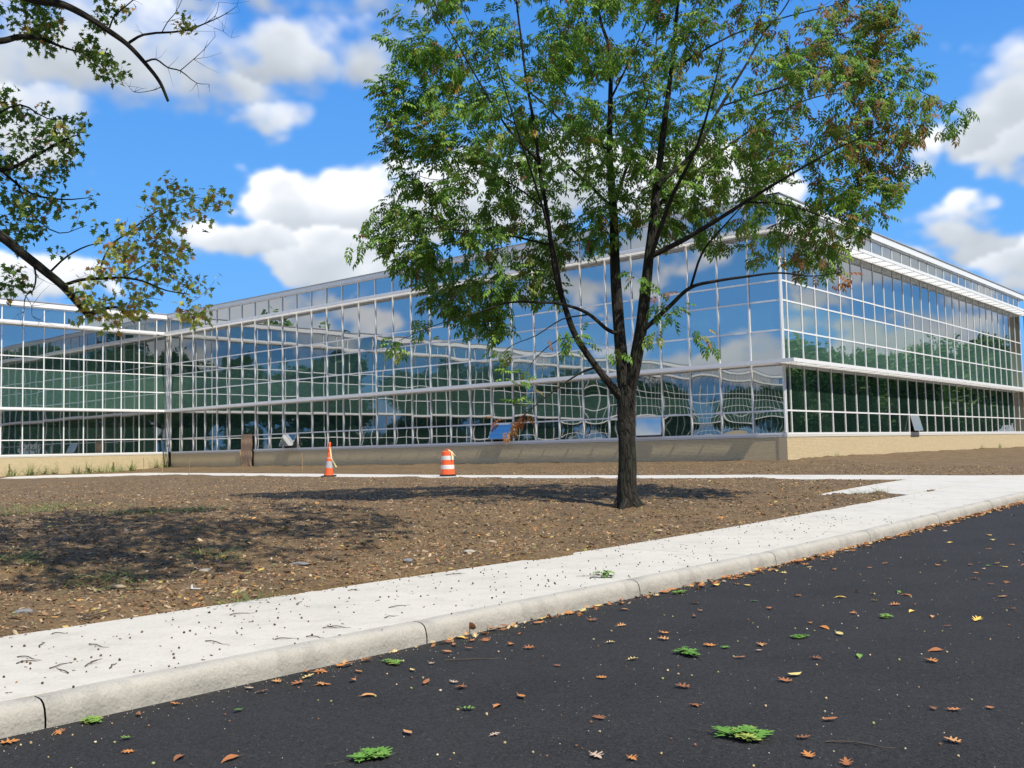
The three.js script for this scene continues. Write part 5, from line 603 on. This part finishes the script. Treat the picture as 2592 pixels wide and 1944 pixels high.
// green sprigs torn off by wind
const sprigG = [0, 1].map((v) => { const r = mulberry(70 + v), gs = []; for (let i = 0; i < 15; i++) { const g = LEAF[i % 5].clone(), s = .07 + .06 * r(); g.rotateX((r() - .5) * .9); g.scale(s, s, s); g.rotateY((r() - .5) * 2.6); g.translate((r() - .5) * .2, .015 + .035 * r(), (r() - .5) * .13); gs.push(g.toNonIndexed()); } return mergeGeometries(gs); });
const sprigYellow = leafMat(.3, .36, .07);
const sprigLabels = ['yellow green leafy sprig against the kerb foot', 'green oak sprig with a bare stem at the bottom edge of the road', 'bright green leafy sprig in the middle of the road', 'small dark green sprig in the middle of the road', 'small pale green sprig far out on the road', 'largest bright green leafy sprig on the near right asphalt', 'yellow green sprig in the gutter beyond the second kerb joint', 'tiny yellowing sprig at the kerb foot on the left'];
D.SP.forEach(([x, z, k], i) => {
  const s = [.62, .8, 1.15, 1.5][k], t = thing('leaf_sprig', sprigLabels[i], 'sprig', [x, roadH(-z) + .006, z], i * 1.3, 'leaf sprigs on the road'); const q = i === 3 || i === 4 ? .7 : s * .95; t.scale.set(q, q * .5, q * .8);
  const cols = k === 1 ? LM.green[1] : LM.green[0]; mesh(sprigG[i % 2], cols, 'leaves', t).userData.kind = 'stuff'; const y2 = mesh(sprigG[(i + 1) % 2], k === 2 ? LM.green[1] : sprigYellow, 'leaves', t); y2.userData.kind = 'stuff'; y2.scale.set(.8, .7, .8); y2.rotation.y = 2.1;
  mesh(tube([[V(.05, .02, 0), .003], [V(-.1, .015, .02), .0028], [V(-.22, .008, -.02), .002]], 5), twigMat, 'stem', t);
});
{ const [x, z] = D.SW[0], t = thing('leaf_sprig', 'green leafy sprig lying on the pale pavement', 'sprig', [x, walkH(-z) + .006, z], .6, 'leaf sprigs on the road'); mesh(sprigG[0], LM.green[1], 'leaves', t).userData.kind = 'stuff'; mesh(tube([[V(.05, .02, 0), .003], [V(-.14, .02, .05), .0028], [V(-.3, .012, 0), .002]], 5), twigMat, 'stem', t); }
// twigs
function twig(x, z, y, l, turn, label, group, fork) {
  const n = 5, pts = []; for (let i = 0; i <= n; i++) pts.push([V((i / n - .5) * l, .006 + .006 * Math.sin(i), (rnd() - .5) * l * .14), .0045 * (1 - .5 * i / n)]);
  const gs = [tube(pts, 5)]; if (fork) gs.push(tube([[pts[2][0], .004], [pts[2][0].clone().add(V(l * .25, .01, l * .22)), .002]], 5));
  const m = mesh(mergeGeometries(gs), twigMat, 'twig', scene); m.position.set(x, y, z); m.rotation.y = turn; return tag(m, label, 'twig', group);
}
D.TW.forEach(([x, z]) => twig(x, z, walkH(-z), rr(.09, .26), rr(0, 3), 'short dark twig lying on the pale pavement', 'twigs on the pavement', rnd() < .4));
twig(D.RT[0][0], D.RT[0][1], roadH(5.4), .42, .9, 'long pale twig lying on the asphalt near the kerb', null, false);
twig(D.RT[1][0], D.RT[1][1], roadH(5), .34, .4, 'forked bare twig on the near right asphalt', null, true);
D.SK.forEach(([x, z]) => { const m = twig(x, z, soilTop(-z, -x) + .012, rr(.22, .5), rr(0, 3), 'dark stick lying on the bare soil', 'sticks on the soil', true); m.scale.set(1, 1.8, 1.8); });
// larger stones on the soil
const stoneM = [std({ color: lin(.4, .31, .2), roughness: .95 }), std({ color: lin(.2, .2, .2), roughness: .95 }), std({ color: lin(.4, .35, .28), roughness: .95 })];
const stoneL = ['flat tan stone', 'flat grey stone', 'pale broken stone'];
D.ST.forEach(([x, z, k], i) => { const m = mesh(pebble, stoneM[k], 'stone', scene); m.scale.set(rr(.14, .24), rr(.05, .08), rr(.1, .16)); m.rotation.y = rr(0, 3); m.position.set(x, soilTop(-z, -x) + .01, z); tag(m, stoneL[k] + ' lying on the bare soil', 'stone', stoneL[k] + 's on the soil'); });
{ const m = mesh(mergeGeometries([new THREE.BoxGeometry(.16, .012, .05), new THREE.BoxGeometry(.012, .07, .05).translate(-.075, .03, 0)]), std({ color: lin(.7, .7, .68), roughness: .6 }), 'metal_offcut', scene); m.position.set(-9.0, soilTop(5.6, 9.0) + .015, -5.6); m.rotation.y = .5; m.scale.setScalar(.6); tag(m, 'small white bent metal offcut on the soil near the pavement', 'offcut'); }
// grass and weeds
const blade = (() => { const g = new THREE.PlaneGeometry(.012, 1, 1, 3), p = g.attributes.position; for (let i = 0; i < p.count; i++) { const y = p.getY(i) + .5; p.setXYZ(i, p.getX(i) * (1 - .8 * y), y, .35 * y * y); } g.computeVertexNormals(); return g; })();
{
  const pts = []; D.GR.forEach(([x, z, k]) => { const n = Math.round(230 * k); for (let i = 0; i < n; i++) pts.push([x + (rnd() + rnd() - 1) * k * 1.3, z + (rnd() + rnd() - 1) * k * .9]); });
  let i = 0; scatter('grass_patches', 'thin patches of sprouting grass on the bare soil', blade, white, pts.length, () => { const [x, z] = pts[i++]; const b = Math.max(-x, backB(-z) + .05); return { p: at(-z, b, soilTop(-z, b) - .005), e: [rr(-.4, .4), rr(0, 6.3), rr(-.4, .4)], s: [rr(.6, 1.1), rr(.03, .1), 1] }; }, [[.09, .17, .035], [.13, .2, .05], [.2, .22, .07]]);
}
{
  const weedG = [0, 1].map((v) => { const r = mulberry(600 + v), gs = []; for (let i = 0; i < 46; i++) { const g = blade.clone(); g.scale(2.2, .25 + .55 * r() * (r() < .25 ? 1.5 : 1), 1); g.rotateX((r() - .3) * .8); g.rotateY(r() * 6.28); g.translate((r() - .5) * .8, 0, (r() - .5) * .3); gs.push(g); } for (let i = 0; i < 5; i++) { const x = (r() - .5) * .6, h = .6 + .5 * r(); gs.push(tube([[V(x, 0, 0), .006], [V(x + .05, h * .6, .03), .005], [V(x + .1 * (r() - .5), h, .05), .002]], 4).deleteAttribute('uv')); for (let k = 0; k < 7; k++) { const l = simpleLeaf.clone(); l.scale(.09, .09, .09); l.rotateY(r() * 6.28); l.translate(x + .04, h * (.3 + .1 * k), .03); gs.push(l); } } return mergeGeometries(gs.map((g) => { const q = g.index ? g.toNonIndexed() : g; q.deleteAttribute('uv'); return q; })); });
  const weedM = std({ color: lin(.2, .28, .08), roughness: .9, side: THREE.DoubleSide });
  const spots = [[.9, 1], [3.3, .9], [4.4, .8], [5.4, .8], [6.6, .95], [7.5, .7], [9.4, .9], [10.8, 1], [12, .9]];
  spots.forEach(([s, k], i) => { const [x, z] = F3.at(s, .45), t = thing('weed_clump', i === 0 ? 'dense weed clump in the inner corner of the building' : 'scrawny green weed clump along the brick base of the left wing', 'weed', [x, soilTop(-z, -x) - .02, z], Math.PI / 2 + i, i ? 'weeds along the left wing' : undefined); t.scale.set(k * 1.8, k * 1.0, k * 1.5); mesh(weedG[i % 2], weedM, 'stems', t); });
  [[4.5, .3, 'small weed at the foot of the right facade near the corner'], [29, .35, 'small weed on the soil mound at the right facade'], [33.5, .45, 'taller weed on the soil mound at the far right']].forEach(([s, k, l], i) => { const [x, z] = F2.at(s, .4), t = thing('weed_clump', l, 'weed', [x, soilTop(-z, -x) - .02, z], i); t.scale.setScalar(k); mesh(weedG[i % 2], weedM, 'stems', t); });
}
renderer.render(scene, camera);
